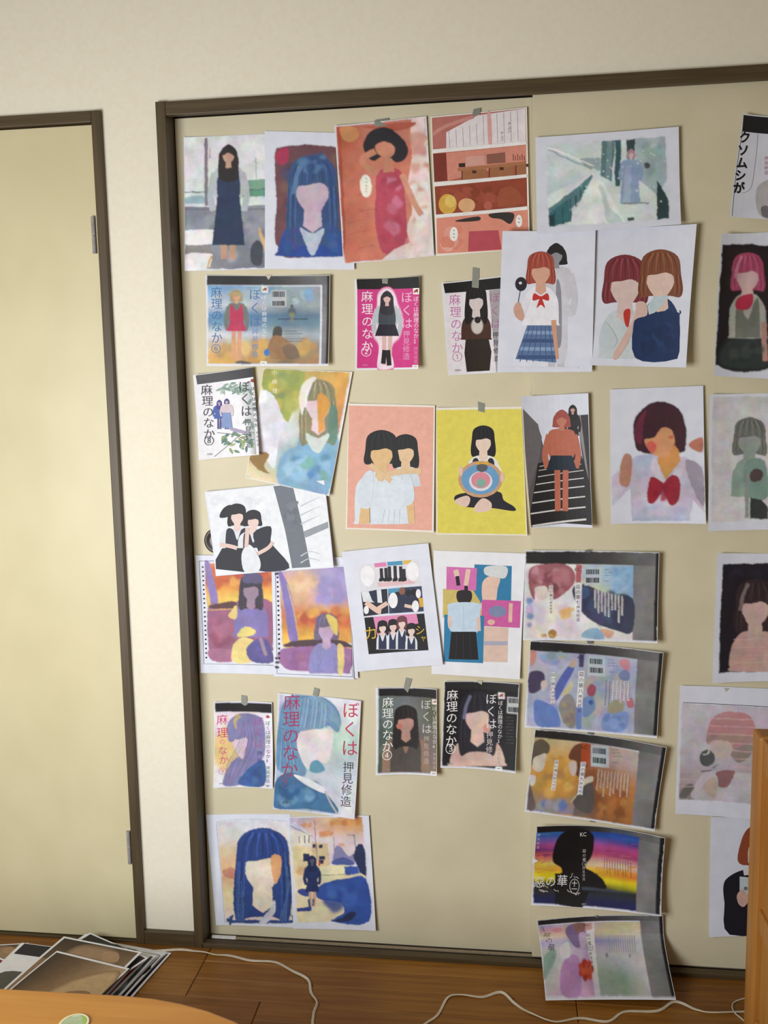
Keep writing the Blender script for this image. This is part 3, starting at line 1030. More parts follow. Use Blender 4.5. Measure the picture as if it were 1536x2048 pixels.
def a_six(a):
    at = scan_frame(a, (150, 92), (1265, 92), (1250, 892), (160, 892), .11, .938, .975)
    x0, y0, x1, y1 = 158, 182, 1178, 892
    a.G(((x0, y0), (x1, 192), (1165, y1), (162, y1)),
        [['5f8fbb', '7fa3c2', '8aa0ae', '9aa3a6'], ['86aecb', 'a9bccb', '98a3aa', '8f9a9d'], ['c9cdd3', 'b9bfc7', '939da4', '98a3a6'], ['5d8ab0', '5a83a6', '51708a', '5e7b8c'],
         ['7a9cb8', '6f90aa', '64808f', '6a8796'], ['cfd5da', 'c3ccd2', '9fabb3', 'a9b2b8'], ['c9b598', 'bba68b', '9c927f', '98918a'], ['d0a968', 'cba263', '8f7c62', 'a98b66'], ['d2a55c', 'c7994f', '84705a', 'a87e52']], nx=9)
    a.blots(165, 200, 1150, 360, ['7fa8c6', 'b9c7d2', '6c99be', 'a8b6be'], 18, 55, 3)
    a.blots(165, 650, 1150, 880, ['cfa55f', 'c59a5c', 'b89468', 'd6b27a'], 26, 60, 4)
    a.L([(160, 545), (500, 540)], 14, '8da0ac')
    a.L([(780, 486), (1060, 486)], 14, '3b5064')
    a.stand(412, 215, 665, 'a58f6c', 'cfa083', '6f7570', 'b5395a', 'd09a78', wid=.2, split=.54, vest='bb3558')
    a.E(405, 262, 75, 18, 'b19a74')
    a.S([(735, 640), (750, 560), (810, 555), (825, 620), (800, 650), (760, 650)], '4b4843')
    a.S([(690, 740), (740, 640), (830, 650), (940, 740), (985, 830), (900, 850), (740, 850), (700, 800)], '9a7452')
    a.S([(830, 740), (930, 720), (985, 830), (870, 845)], '7b6554')
    a.E(684, 790, 26, 34, '3d73b6')
    a.stand(912, 352, 170, '3a3f44', '7f7468', '5a646a', '7e8560', '8a7a6c', wid=.26)
    a.S([(400, 880), (460, 862), (560, 890), (440, 892)], '5f5a56')
    a.T(TITLE_L, 236, 245, 104, '3f6da0', pitch=103)
    a.T('⑥', 230, 752, 98, '566f9c')
    a.T(TITLE_R, 578, 262, 108, '4a6fa6', pitch=122)
    a.T('押見修造', 578, 600, 62, '6c8fb8', pitch=68)
    a.T('ぼくは麻理のなか', 662, 285, 46, 'd9dfe6', pitch=51)
    stamp(a, 668, 218, 29)
    publisher(a, 656, 886, 13)
    a.Q([(722, 222), (862, 224), (862, 375), (722, 372)], 'b2b6b9')
    a.barcode(735, 235, 848, 285, '43464a', 1)
    a.barcode(735, 322, 848, 365, '43464a', 2)
    for i in range(6):
        a.R(870, 225 + i * 20, 900 + (i * 37) % 70, 231 + i * 20, '7f868b')
    for i in range(5):
        a.R(845, 592 + i * 23, 960 + (i * 53) % 80, 598 + i * 23, '5d646b')


sheet('cover_print', 'seaside book cover scan on dark copier ground, marked with a 6', 'print', cD,
      [(140, 92), (1265, 92), (1250, 910), (150, 912)], 'B', 0, a_six, (2, 9, 0, 4), paper='paper_w', warp=0.0012, ink='wash',
      tapes=[([(676, 88), (732, 88), (702, 131)], 'tape_p')])


def a_two(a):
    a.Q([(95, 160), (616, 136), (616, 232), (100, 242)], '1f1d1e')
    a.Q([(100, 242), (616, 232), (608, 890), (98, 898)], 'd03c86')
    a.S([(270, 300), (310, 250), (370, 245), (410, 300), (430, 380), (460, 480), (440, 620), (390, 680), (380, 760), (395, 885), (270, 890), (280, 700), (240, 620), (235, 500), (265, 400)], 'f0dce8', 'd03c86', 26)
    a.stand(343, 250, 640, '2c2830', 'd9b3ad', 'b9c0c6', '221f2c', 'd8b4ac', wid=.24, long=True, split=.56, vest='3c434c')
    a.L([(322, 745), (312, 860)], 38, '1f1d22')
    a.L([(350, 745), (362, 875)], 38, '1f1d22')
    a.T(TITLE_L, 180, 300, 98, 'f2eaf0', pitch=103)
    a.T('②', 172, 757, 100, 'f0dce8')
    a.T(TITLE_R, 510, 305, 98, 'f0bdd8', pitch=108)
    a.T('押見修造', 506, 612, 62, 'e9a3c8', pitch=62)
    a.T('ぼくは麻理のなか2', 588, 320, 46, 'f4dbe8', pitch=44)
    a.T('押見修造', 586, 735, 34, 'e790be', pitch=36)
    stamp(a, 590, 258, 26)
    publisher(a, 584, 884, 12)
    a.T('双葉社', 150, 872, 15, 'e9a3c8', horizontal=True)


sheet('cover_print', 'hot pink book cover scan marked with a circled 2, under a black strip', 'print', cE,
      [(80, 160), (617, 135), (608, 905), (82, 915)], 'B', 0, a_two, (4, 6, 0, 6), paper='paper_w',
      tapes=[[(303, 152), (352, 150), (350, 195), (305, 190)]])


def a_one(a):
    a.Q([(815, 196), (1335, 138), (1335, 235), (830, 275)], '1f1d1e')
    a.Q([(830, 275), (1335, 236), (1380, 925), (855, 945)], 'e9e2e8')
    a.Q([(1195, 250), (1335, 238), (1380, 925), (1255, 932)], 'a9a3a5')
    a.bust(1088, 340, 135, '1f1b1c', 'd5c8c6', '4a2f24', 660, hl=1.4, tw=.9)
    a.Q([(1000, 660), (1190, 650), (1215, 760), (1200, 918), (1010, 928), (990, 770)], '2e2620')
    a.E(1096, 545, 42, 60, 'cfc6c0', edge='4a2f24', soft=14)
    a.E(1100, 495, 26, 28, '2a2322')
    a.T(TITLE_L, 910, 328, 98, 'c886b4', pitch=100, dx=5)
    a.T('①', 930, 800, 98, 'c79ab6')
    a.T(TITLE_R, 1240, 310, 92, 'b07a98', pitch=108, dx=5)
    a.T('押見修造', 1248, 620, 52, '4a4447', pitch=66, dx=4)
    a.T('双葉社', 920, 915, 17, '77717a', horizontal=True)


sheet('cover_print', 'white and brown cover scan marked with a circled 1, half under the neighbouring sheet', 'print', cE,
      [(800, 190), (1337, 130), (1388, 928), (855, 958)], 'B', 0, a_one, (5, 0, 0, 6), paper='paper_w',
      tapes=[[(1060, 58), (1115, 68), (1109, 232), (1052, 225)]])


def a_plaid(a):
    a.stand(345, 155, 720, '242425', '8f8f95', 'c9c8d0', 'cfcfd6', 'c2c2c9', wid=.2, split=.55)
    a.S([(330, 360), (395, 400), (405, 780), (340, 800)], 'cfcfd8')
    a.S([(345, 380), (372, 420), (375, 700), (350, 720)], '8d8d98')
    a.bust(258, 315, 118, 'a14b3d', 'd4a48d', 'e9e7ee', 620, hl=.62, tw=.84, tie='c3352f')
    a.L([(180, 470), (150, 560), (130, 590)], 40, 'e2e0e8')
    a.L([(330, 590), (345, 810)], 28, 'd09c80')
    a.Q([(182, 620), (318, 620), (345, 830), (115, 810)], '5b749f')
    for i in range(4):
        a.Q([(175 - i * 14, 650 + i * 46), (322 + i * 6, 652 + i * 46), (325 + i * 6, 672 + i * 46), (168 - i * 14, 670 + i * 46)], '3f5580' if i % 2 else '88a0c4')
    for i in range(6):
        a.L([(195 + i * 22, 625), (140 + i * 37, 825)], 4, '44597f')
    a.E(146, 388, 33, 40, '2a282e', n=14)
    a.E(143, 382, 9, 8, 'dcdce2')
    a.L([(142, 425), (132, 480), (130, 520)], 4, '3a3a3e')
    a.S([(105, 520), (135, 490), (165, 560), (150, 595), (115, 570)], 'cda08c')
    a.R(45, 855, 470, 866, 'dcdae4')


sheet('art_print', 'white sheet with a red haired faceless figure in a blue plaid skirt, second row', 'print', cF,
      [(42, 90), (566, 86), (546, 882), (12, 885)], 'F', 2, a_plaid, (1, 3, 0, 2))


def a_pair(a):
    a.bust(735, 395, 185, '7a343b', 'd7bfb9', 'c9d2d6', 805, hl=.55, tw=.78)
    a.S([(728, 540), (765, 530), (755, 625), (735, 610)], 'be3931')
    a.S([(790, 800), (795, 560), (860, 520), (900, 480), (980, 470), (1035, 560), (1042, 700), (1010, 812)], '20345c')
    a.bust(935, 355, 175, '7d4a33', 'dcc0b4', '243a63', 560, hl=.6, tw=.6)
    a.Q([(862, 510), (900, 455), (985, 450), (950, 500), (875, 575)], 'bccbd0')
    a.S([(800, 620), (865, 560), (1000, 540), (1040, 640), (1030, 780), (1005, 812), (800, 808)], '20345c')
    a.blots(810, 600, 1030, 800, ['1e3055', '263d68', '22365f'], 10, 45, 2)
    a.S([(665, 790), (720, 690), (790, 560), (800, 490), (850, 490), (860, 560), (790, 590), (760, 700), (690, 810)], 'd4b5aa')
    a.S([(585, 720), (620, 600), (690, 700), (650, 750)], 'c3cdd2')


sheet('art_print', 'white sheet with a red haired and a brown haired bust close together, second row', 'print', cF,
      [(556, 76), (1135, 50), (1075, 858), (530, 845)], 'F', 1, a_pair, (0, 13, 0, 6))


def a_pink(a):
    a.G(((1280, 165), (1800, 170), (1770, 870), (1240, 845)), ['241e22', '262023', '252125', '1e1b1f'])
    a.S([(1330, 250), (1400, 210), (1500, 230), (1540, 400), (1520, 640), (1360, 640)], '2c2226', '251f23', 50)
    a.S([(1290, 760), (1370, 680), (1510, 670), (1540, 720), (1530, 842), (1300, 843)], '343c3c', '241f22', 30)
    a.bust(1430, 340, 140, 'ab4d6c', 'd5b3b4', 'aeb0a8', 690, hl=.6, tw=.75, vest='74786f', lock='cf7f98')
    a.S([(1360, 520), (1380, 460), (1455, 440), (1460, 490), (1430, 530)], 'b5334f')
    a.L([(1520, 600), (1530, 820)], 30, 'b98d85')
    a.blots(1290, 690, 1530, 840, ['39423f', '2f3635', '444c49'], 9, 40, 3)


sheet('art_print', 'near black sheet with a pink haired faceless figure, right end of second row', 'print', cF,
      [(1275, 105), (1806, 79), (1800, 934), (1230, 905)], 'F', 0, a_pink, (16, 0, 0, 4), ink='wash')


# --- third row
def leaf(a, x, y, l, ang, c):
    ca, sa = math.cos(math.radians(ang)), math.sin(math.radians(ang))
    f = lambda p, q: (x + p * l * ca - q * l * sa, y + p * l * sa + q * l * ca)
    a.S([f(0, 0), f(.45, .2), f(1, 0), f(.45, -.2)], c, n=3)


def a_eight(a):
    a.G(((92, 135), (592, 66), (600, 148), (104, 215)), [['55555a', '4a494c', '3a393c']] * 2, nx=3)
    a.Q([(104, 218), (570, 155), (625, 832), (122, 868)], 'e6e5ea')
    a.Q([(570, 152), (600, 148), (650, 828), (625, 832)], 'dcdce2')
    a.G(((440, 220), (572, 180), (625, 830), (560, 830)), [['e6e5ea', 'aab0b0'], ['e6e5ea', 'b4b8b8'], ['e6e5ea', 'a3a9a6'], ['e6e5ea', '9aa19d']])
    g = random.Random(7)
    for i in range(30):
        t = i / 30
        leaf(a, 310 + 250 * g.random(), 200 + 70 * g.random() if i < 10 else 250, 60, g.uniform(-40, 200), g.choice(['8fa79a', '7c968a', 'a9bbae']))
        leaf(a, g.uniform(300, 590), g.uniform(650, 800), 62, g.uniform(0, 360), g.choice(['8fa06c', '748f7c', '5d7d78', 'a3b183']))
    a.L([(250, 850), (380, 740), (480, 660), (600, 640)], 5, '6b6f52')
    a.L([(270, 640), (420, 660), (560, 720)], 5, '6b6f52')
    for i in range(6):
        leaf(a, 540 + g.uniform(-20, 50), 250 + i * 90, 70, g.uniform(0, 360), '7f8f8c')
    a.S([(360, 590), (420, 600), (560, 640), (520, 650), (400, 625)], 'a49ab4')
    a.stand(287, 350, 265, '45438a', 'b79aa8', '4f63a4', '4a62a8', '5a5286', wid=.27, long=True, split=.6)
    a.stand(352, 338, 280, '45447f', 'c5a7a8', 'cfc0c6', '7f94c0', '52508a', wid=.27, split=.9)
    a.T(TITLE_L, 182, 262, 98, '55555c', pitch=97, dx=5)
    a.T('⑧', 202, 708, 98, '55555c')
    a.T(TITLE_R, 512, 232, 105, '46474d', pitch=108, dx=8)
    a.T('押見修造', 540, 545, 62, '5b6164', pitch=66, dx=6)
    a.T('ぼくは麻理のなか', 592, 250, 38, '5d5a60', pitch=46, dx=4)
    a.T('押見修造', 632, 640, 26, '8a878c', pitch=34, dx=3)
    a.S([(575, 172), (598, 168), (600, 195), (580, 192)], 'a04438')
    a.T('双葉社', 195, 828, 17, '8a878c', horizontal=True)


sheet('cover_print', 'white book cover scan with green leaves, marked with a circled 8, hung slightly tilted', 'print', cG,
      [(72, 132), (592, 65), (650, 832), (120, 878)], 'B', 2, a_eight, (5, 5, 0, 8), paper='paper_w')


def a_yellow(a):
    a.G(((690, 75), (1450, 108), (1240, 1185), (535, 1030)),
        [['cdc15c', 'b9b35a', 'c9a85a', 'd9a24c'], ['dcd0a0', '99a05c', 'c9a25c', 'dca04c'], ['dcdade', 'c4cdb8', 'd0ac70', 'd9924a'], ['e0dfe4', 'cfd3d0', 'b9b48c', 'd28a55'],
         ['dddce0', 'd8d8da', '9fb3b5', '6f98a6'], ['cfc7ae', 'a7b9c0', '7fa6ba', '5f93a8'], ['c6b68c', 'b8bcae', '6f9c9f', '6a9690'], ['d6cdb4', 'd9c49a', '5f9a9c', '5c8f88']], nx=9)
    a.S([(690, 90), (830, 75), (1040, 100), (1020, 250), (930, 480), (880, 540), (780, 330), (690, 280)], '9ba24f')
    a.blots(700, 90, 1010, 480, ['8f9a55', 'b4b04e', '7f8f5c', 'a8ab58', 'c9bf52'], 26, 60, 9)
    a.S([(650, 290), (780, 320), (860, 560), (820, 700), (780, 950), (700, 850), (600, 700)], 'dddbe2')
    a.S([(560, 860), (640, 810), (735, 830), (690, 930), (740, 1000), (640, 960)], '8d6c38')
    a.S([(820, 1080), (810, 920), (880, 800), (1000, 760), (1130, 840), (1300, 800), (1330, 850), (1265, 1060), (1240, 1180), (1000, 1130)], '7fa9c8')
    a.bust(1165, 390, 235, '87805f', 'dcc5cb', '7fa9c8', 1130, hl=1.55, tw=.78, lock='dedde0')
    a.S([(1165, 300), (1240, 320), (1268, 400), (1240, 480), (1180, 540), (1165, 520)], 'd2933c')
    a.Q([(1165, 470), (1212, 480), (1222, 610), (1165, 650)], 'cf9040')
    a.S([(1000, 380), (1020, 230), (1110, 150), (1150, 170), (1070, 260), (1030, 480)], 'd9d6cc')
    a.S([(1270, 420), (1330, 420), (1335, 690), (1270, 740), (1250, 600)], '5f8070')
    a.S([(1060, 640), (1160, 690), (1260, 640), (1230, 740), (1160, 820), (1080, 740)], 'c9d3ce')
    a.blots(850, 800, 1290, 1090, ['8fbadc', '6f9dc4', 'a9c6d9', '5b8fae', '76a7a0', '9cc0dc', '4f86b4'], 30, 60, 14)
    for c, y in (('理', 270), ('麻', 190), ('小', 108)):
        a.T(c, 786, y, 46, 'e4e0c8')


sheet('art_print', 'yellow and blue watercolour bust sheet hung at a slant, third row beside the leafy cover', 'print', cG,
      [(690, 72), (1470, 105), (1265, 1195), (530, 1035)], 'B', 1, a_yellow, (0, 2, 0, 5), paper='paper_c', ink='wash')


def a_salmon(a):
    a.Q([(68, 122), (738, 136), (724, 1108), (55, 1085)], 'dfa694')
    a.bust(515, 490, 150, '1f1d20', 'dcbc96', 'c9d3dc', 760, hl=.85, tw=.75)
    a.bust(325, 500, 195, '211f21', 'd9b583', 'd3dce4', 1055, hl=.45, tw=1.05)
    a.Q([(165, 900), (235, 920), (232, 1055), (145, 1055)], 'dab684')
    a.Q([(520, 900), (578, 870), (590, 1045), (540, 1058)], 'dab684')
    a.S([(135, 890), (180, 680), (260, 650), (240, 920)], 'd0d9e2')
    a.S([(585, 860), (560, 690), (500, 660), (515, 900)], 'd0d9e2')
    a.L([(290, 700), (420, 655), (520, 640), (640, 640)], 46, 'd9bb93')
    a.L([(235, 590), (300, 640), (400, 720)], 40, 'd9bb93')
    for i in range(4):
        a.L([(330 + i * 45, 1050), (350 + i * 40, 940)], 3, 'b9c3cd')
    a.L([(232, 930), (236, 1050)], 3, '4a4646')


sheet('art_print', 'salmon pink sheet with two black haired faceless busts, middle of the third row', 'print', cH,
      [(65, 105), (748, 122), (738, 1122), (45, 1095)], 'B', 1, a_salmon, (2, 1, 0, 3), paper='paper_c')


def a_sun(a):
    a.Q([(760, 158), (1432, 148), (1466, 1138), (768, 1128)], 'ddd05c')
    a.S([(905, 880), (940, 820), (1240, 800), (1290, 870), (1370, 920), (1370, 955), (1180, 930), (1000, 925)], '23222c')
    a.S([(905, 870), (990, 835), (1025, 860), (1000, 920), (930, 905)], 'dfc3b4')
    a.S([(1055, 930), (1120, 855), (1190, 890), (1180, 950), (1080, 965)], 'dfc3b4')
    a.bust(1128, 410, 138, '1d1b20', 'e2cbb9', 'e4e4e4', 640, hl=.85, tw=.95, vest='2a2832')
    a.E(1105, 705, 175, 145, 'c49a78')
    a.E(1105, 705, 150, 120, '6a9cc6')
    a.E(1108, 720, 92, 78, 'd9dbe0')
    a.E(1108, 712, 76, 66, 'd58a98')
    a.E(1110, 735, 36, 34, '7fae9c')
    a.E(1118, 612, 44, 36, '565a60')
    a.S([(1075, 565), (1115, 575), (1165, 562), (1165, 590), (1115, 584), (1078, 590)], 'd7a83a')
    a.E(950, 640, 16, 40, 'e0bfae')
    a.E(1278, 690, 16, 40, 'e0bfae')


sheet('art_print', 'bright yellow sheet with a seated figure and a round blue disc, third row', 'print', cH,
      [(757, 140), (1430, 130), (1475, 1148), (757, 1140)], 'B', 0, a_sun, (3, 0, 0, 5), paper='paper_c',
      tapes=[[(1085, 92), (1138, 108), (1140, 179), (1088, 165)]])


def a_stairs(a):
    a.Q([(48, 205), (140, 300), (170, 420), (205, 530), (90, 915), (70, 640)], '5f5a5e')
    a.Q([(48, 205), (130, 290), (165, 380), (150, 500), (75, 720), (62, 480)], '6e696c')
    a.Q([(380, 245), (445, 240), (468, 900), (440, 700), (400, 420)], '39363a')
    a.Q([(375, 250), (400, 245), (450, 640), (430, 560)], '8f8a8a')
    a.Q([(205, 520), (400, 470), (450, 640), (468, 912), (300, 905), (100, 925), (85, 850), (140, 540)], '2a2729')
    a.Q([(210, 440), (390, 400), (400, 470), (205, 525)], 'c9d0d6')
    for i, (y, x0, x1, w) in enumerate(((540, 150, 400, 4), (565, 145, 405, 4), (603, 140, 418, 5), (650, 128, 420, 6), (700, 115, 424, 7), (762, 105, 428, 8), (826, 95, 430, 9), (900, 105, 434, 12))):
        a.L([(x0, y + 18), ((x0 + x1) / 2, y - 2), (x1, y - 22)], w, 'd5d2d0')
    a.stand(352, 180, 300, '2a2528', 'c49c90', '2f2b30', '2a2528', 'b5897c', wid=.2, long=True, split=.6)
    a.stand(285, 210, 640, 'a2544c', 'c07c66', 'b96c56', '26303c', 'b96c56', wid=.22, split=.55)


sheet('art_print', 'narrow curled sheet of a dark stairway with pale step edges, third row', 'print', cI,
      [(35, 130), (445, 110), (470, 928), (98, 928)], 'F', 1, a_stairs, (10, 8, 0, 6))


def a_bob(a):
    a.Q([(588, 620), (650, 560), (740, 490), (860, 480), (1040, 500), (1140, 560), (1148, 830), (1085, 760), (1065, 888), (712, 890), (705, 690), (592, 795)], 'c5bccf')
    a.G(((720, 700), (1075, 700), (1065, 888), (712, 890)), ['c9bfd2', 'cfc9da', 'a9b4cc'], nx=2)
    a.S([(740, 500), (830, 490), (850, 560), (760, 640), (720, 580)], 'b7bcd6')
    a.S([(1040, 520), (1140, 570), (1148, 800), (1070, 660)], '9d93a5')
    a.S([(640, 660), (640, 560), (670, 480), (712, 500), (710, 600), (690, 680)], 'b4836f')
    a.S([(1065, 410), (1138, 380), (1142, 465), (1070, 445)], 'c07c66')
    a.blots(720, 780, 1060, 885, ['a9b6d0', 'b9bcd4', 'c6c0d4'], 10, 40, 8)
    a.S([(728, 400), (725, 280), (800, 185), (900, 160), (1000, 210), (1042, 330), (1040, 440), (1010, 475), (820, 480), (760, 460)], '40242f')
    a.Q([(880, 440), (990, 430), (1010, 520), (920, 640), (870, 540)], 'cf9455')
    a.S([(790, 400), (800, 330), (900, 300), (975, 340), (980, 400), (930, 490), (880, 500), (820, 460)], 'd79a70')
    a.S([(800, 420), (830, 400), (860, 430), (850, 470), (820, 460)], 'd4645a')
    a.S([(930, 380), (965, 365), (960, 390)], 'cf6a58')
    a.S([(735, 440), (740, 280), (860, 175), (1000, 230), (1035, 430), (985, 440), (960, 340), (900, 320), (850, 380), (790, 390), (780, 460)], '43252f')
    a.S([(730, 380), (740, 290), (800, 210), (780, 300), (770, 420)], '6d2b41')
    a.S([(850, 500), (885, 560), (910, 640), (1000, 570), (1030, 580), (960, 680), (880, 660), (830, 560)], 'd5cbda')
    a.S([(905, 660), (960, 610), (1005, 640), (1000, 760), (950, 795), (905, 700)], '9c2638')
    a.S([(905, 660), (840, 620), (815, 660), (810, 770), (850, 780), (900, 710)], '9c2638')
    a.blots(820, 630, 995, 780, ['8c1f33', 'a92c40', '931f36'], 10, 30, 3)


sheet('art_print', 'white sheet with a plum haired bust in a lilac shirt and red bow, third row', 'print', cI,
      [(577, 88), (1143, 65), (1160, 905), (582, 905)], 'F', 1, a_bob, (8, 10, 0, 4), sides=(.3, 1), ink='wash')


def a_green(a):
    a.Q([(1200, 135), (1745, 125), (1745, 880), (1195, 895)], 'd0cfd4')
    a.bust(1430, 400, 150, '6d716c', '98a09a', '8fa39a', 740, hl=.6, tw=.72)
    a.S([(1400, 540), (1520, 520), (1540, 740), (1420, 740)], '7f9a90')
    a.S([(1430, 600), (1470, 570), (1510, 590), (1500, 640), (1440, 645)], '59474d')
    a.Q([(1435, 745), (1500, 760), (1540, 800), (1540, 876), (1432, 876)], '3a3d3d')
    a.L([(1415, 600), (1412, 870)], 26, '8d9591')


sheet('art_print', 'faded grey green sheet with a small misty bust, right end of third row', 'print', cI,
      [(1183, 118), (1749, 106), (1749, 935), (1173, 950)], 'F', 0, a_green, (6, 0, 0, 3), ink='wash')


# --- fourth row
def a_lying(a):
    a.Q([(190, 200), (1215, 100), (1295, 850), (275, 920)], 'dee1e6')
    a.blots(200, 210, 760, 500, ['e3e6ea', 'd5d9df', 'dadde3'], 18, 60, 7)
    a.Q([(770, 145), (938, 128), (1020, 480), (1098, 855), (935, 866), (870, 540)], '6a6f79')
    a.blots(860, 200, 1000, 500, ['646973', '727780'], 8, 45, 3)
    a.Q([(1030, 545), (1250, 455), (1255, 510), (1050, 600)], '8d939b')
    for y in (300, 380, 460, 740, 800):
        a.L([(1010, y + 20), (1090, y - 20), (1180, y - 60 if y < 600 else y)], 12, 'b4b9c0', w1=3)
    a.bust(450, 410, 120, '232127', 'dcc4bc', 'd3d8dd', 720, hl=.75, tw=1.25, vest='2a2b39')
    a.Q([(320, 690), (490, 690), (525, 900), (270, 870), (265, 790)], '23232c')
    a.S([(300, 420), (330, 340), (400, 310), (400, 400)], '232127')
    a.bust(590, 455, 108, '252329', 'dcc4bc', 'd3d8dd', 690, hl=.4, tw=1.2, vest='2a2b39')
    a.S([(590, 560), (740, 500), (740, 640), (780, 690), (910, 865), (645, 888), (640, 740)], '262733')
    a.S([(490, 740), (560, 660), (650, 790), (640, 890), (520, 900)], 'd7dadf')
    a.L([(300, 660), (380, 670), (450, 690)], 34, 'd9bdb4')
    a.L([(760, 640), (720, 690), (630, 740)], 32, 'd9bdb4')
    a.L([(540, 510), (530, 680)], 36, 'd9bdb4')


sheet('art_print', 'tilted white landscape sheet with two dark clad figures and a grey band', 'print', cJ,
      [(172, 192), (1222, 90), (1305, 858), (270, 932)], 'B', 3, a_lying, (3, 4, 0, 5))


def a_holes(a, x0, y0, x1, y1, n, s=14):
    for i in range(n):
        t = i / (n - 1)
        x, y = x0 + (x1 - x0) * t, y0 + (y1 - y0) * t
        a.R(x - s / 2, y - s / 2, x + s / 2, y + s / 2, '1f1d22', ch='small_print')


def a_cap(a):
    a.L([(120, 180), (160, 1058), (800, 1072)], 4, '2a282e', smooth=False, ch='small_print')
    a.L([(120, 180), (700, 180)], 4, '2a282e', ch='small_print')
    a_holes(a, 150, 232, 180, 1005, 21)
    a.G(((165, 200), (830, 190), (840, 560), (185, 590)), ['c87a4e', 'cf7a45', 'b9583a', 'dfa04a', 'e3c060', 'dcb45e'], nx=4)
    a.blots(200, 210, 750, 450, ['c0603c', 'd98b48', 'b8503a', 'e0a858', 'cf7246'], 26, 50, 2)
    a.S([(165, 210), (200, 190), (230, 280), (280, 530), (225, 565)], '8a78b0')
    a.S([(190, 590), (300, 545), (450, 525), (740, 530), (745, 900), (740, 950), (400, 960), (240, 1010), (200, 940)], '96607e')
    a.blots(200, 600, 740, 930, ['8f5876', '9d6784', '8a4f66', 'a2647c', '8c4a62'], 26, 60, 5)
    a.S([(200, 940), (395, 940), (400, 1040), (230, 1030)], 'a56d8c')
    a.S([(190, 575), (330, 535), (430, 530), (420, 580), (300, 590)], '5d3f43')
    a.L([(190, 602), (420, 588)], 8, 'd9b06a')
    a.bust(560, 430, 150, '3d3745', '9c849a', '7f74ad', 830, hl=1.15, tw=.95)
    a.S([(490, 360), (500, 290), (580, 270), (650, 300), (655, 365), (560, 372)], '5a5577')
    a.S([(365, 650), (430, 560), (440, 640), (420, 680)], 'e0c878')
    a.S([(440, 830), (510, 740), (600, 780), (560, 820)], 'e0c878')
    a.S([(400, 1040), (420, 880), (520, 835), (605, 880), (590, 930), (540, 940), (560, 1045)], 'e3cd86')
    a.S([(520, 940), (600, 850), (690, 850), (745, 960), (745, 1050), (570, 1040)], '5c5590')
    a.blots(560, 870, 740, 1045, ['575190', '645c98', '4f4a86'], 9, 45, 6)
    a.L([(640, 840), (690, 990)], 30, '9a8298')


sheet('art_print', 'orange and violet watercolour of a capped faceless figure, beside the left jamb', 'print', cK,
      [(88, 130), (810, 140), (875, 1152), (135, 1135)], 'B', 1, a_cap, (2, 0, 0, 3), ink='wash')


def a_glass(a):
    a.L([(770, 280), (785, 1140), (1435, 1168)], 4, '2a282e', smooth=False, ch='small_print')
    a.L([(1428, 1168), (1395, 240), (1180, 226)], 3, '2a282e', smooth=False, ch='small_print')
    a_holes(a, 788, 320, 803, 1010, 18, 16)
    for y in (290, 1050, 1090, 1012):
        a.S([(770, y - 10), (800, y - 12), (805, y + 4), (770, y + 8)], '1f1d22')
    a.G(((800, 270), (1385, 225), (1425, 880), (830, 910)),
        [['b9a2c0', 'cdb09c', 'a999c4', '9d92c4'], ['d8b890', 'dbb68e', 'aa9cc6', 'a198c8'], ['ccb0a0', 'd8b08c', 'a89bc6', 'a296c6'], ['c99a80', 'cda080', 'b49cb0', 'b09ab8'],
         ['c97c4e', 'c2764e', 'd8a868', 'd0944e'], ['d28a48', 'c86f42', 'c46a44', 'b9583c'], ['e0b04c', 'dfaa48', 'd89a48', 'cf8a48'], ['e0bc5c', 'e2b850', 'dca94c', 'dba850']], nx=9)
    a.blots(900, 280, 1150, 500, ['dcb890', 'd4ac8c', 'dfc09c'], 12, 55, 3)
    a.blots(1100, 260, 1390, 560, ['a094c6', '9a8fc2', 'b0a3cb'], 14, 60, 4)
    a.blots(950, 560, 1400, 720, ['b8583c', 'cd7a48', 'dca050', 'b4523a'], 16, 45, 5)
    a.S([(800, 290), (830, 285), (900, 450), (965, 850), (890, 862), (850, 600)], '8575b4')
    a.L([(870, 380), (925, 600), (965, 840)], 8, 'd9b27e')
    a.S([(835, 912), (930, 865), (1150, 848), (1330, 860), (1428, 905), (1420, 920), (1100, 918)], '4d3b42')
    a.L([(835, 922), (1120, 915), (1425, 925)], 9, 'd6b070')
    a.S([(832, 930), (1425, 930), (1410, 1120), (1380, 1140), (1090, 1125), (850, 1095)], '96699a')
    a.blots(840, 935, 1080, 1110, ['8d6092', 'a0749f', '94658c'], 12, 50, 6)
    a.blots(1330, 935, 1415, 1130, ['a0749f', '94658c'], 6, 40, 7)
    a.bust(1205, 770, 150, '6a5f7a', 'b9a0bc', '8d87bc', 1140, hl=.6, tw=.95)
    a.S([(1200, 640), (1290, 680), (1300, 800), (1270, 800)], 'd9c06c')
    a.S([(1300, 900), (1355, 930), (1345, 1138), (1310, 1140)], 'e0c983')
    for x in (1130, 1150, 1270, 1290):
        a.L([(x, 940), (x + 12, 1130)], 4, '6f6aa2')


def a_plain(a):
    a.L([(790, 1148), (1450, 1160)], 3, 'c9c7d0')


sheet('art_print', 'white sheet showing only its right margin behind the sunset sheet', 'print', cK,
      [(748, 158), (1418, 152), (1478, 1180), (775, 1160)], 'B', 1, a_plain, (0, 0, 0, 2), extra=0.0008)
sheet('art_print', 'sunset watercolour in orange and lilac with a small faceless bust low at right', 'print', cK,
      [(735, 150), (1390, 146), (1440, 1190), (757, 1165)], 'B', 2, a_glass, (0, 0, 0, 4), ink='wash')


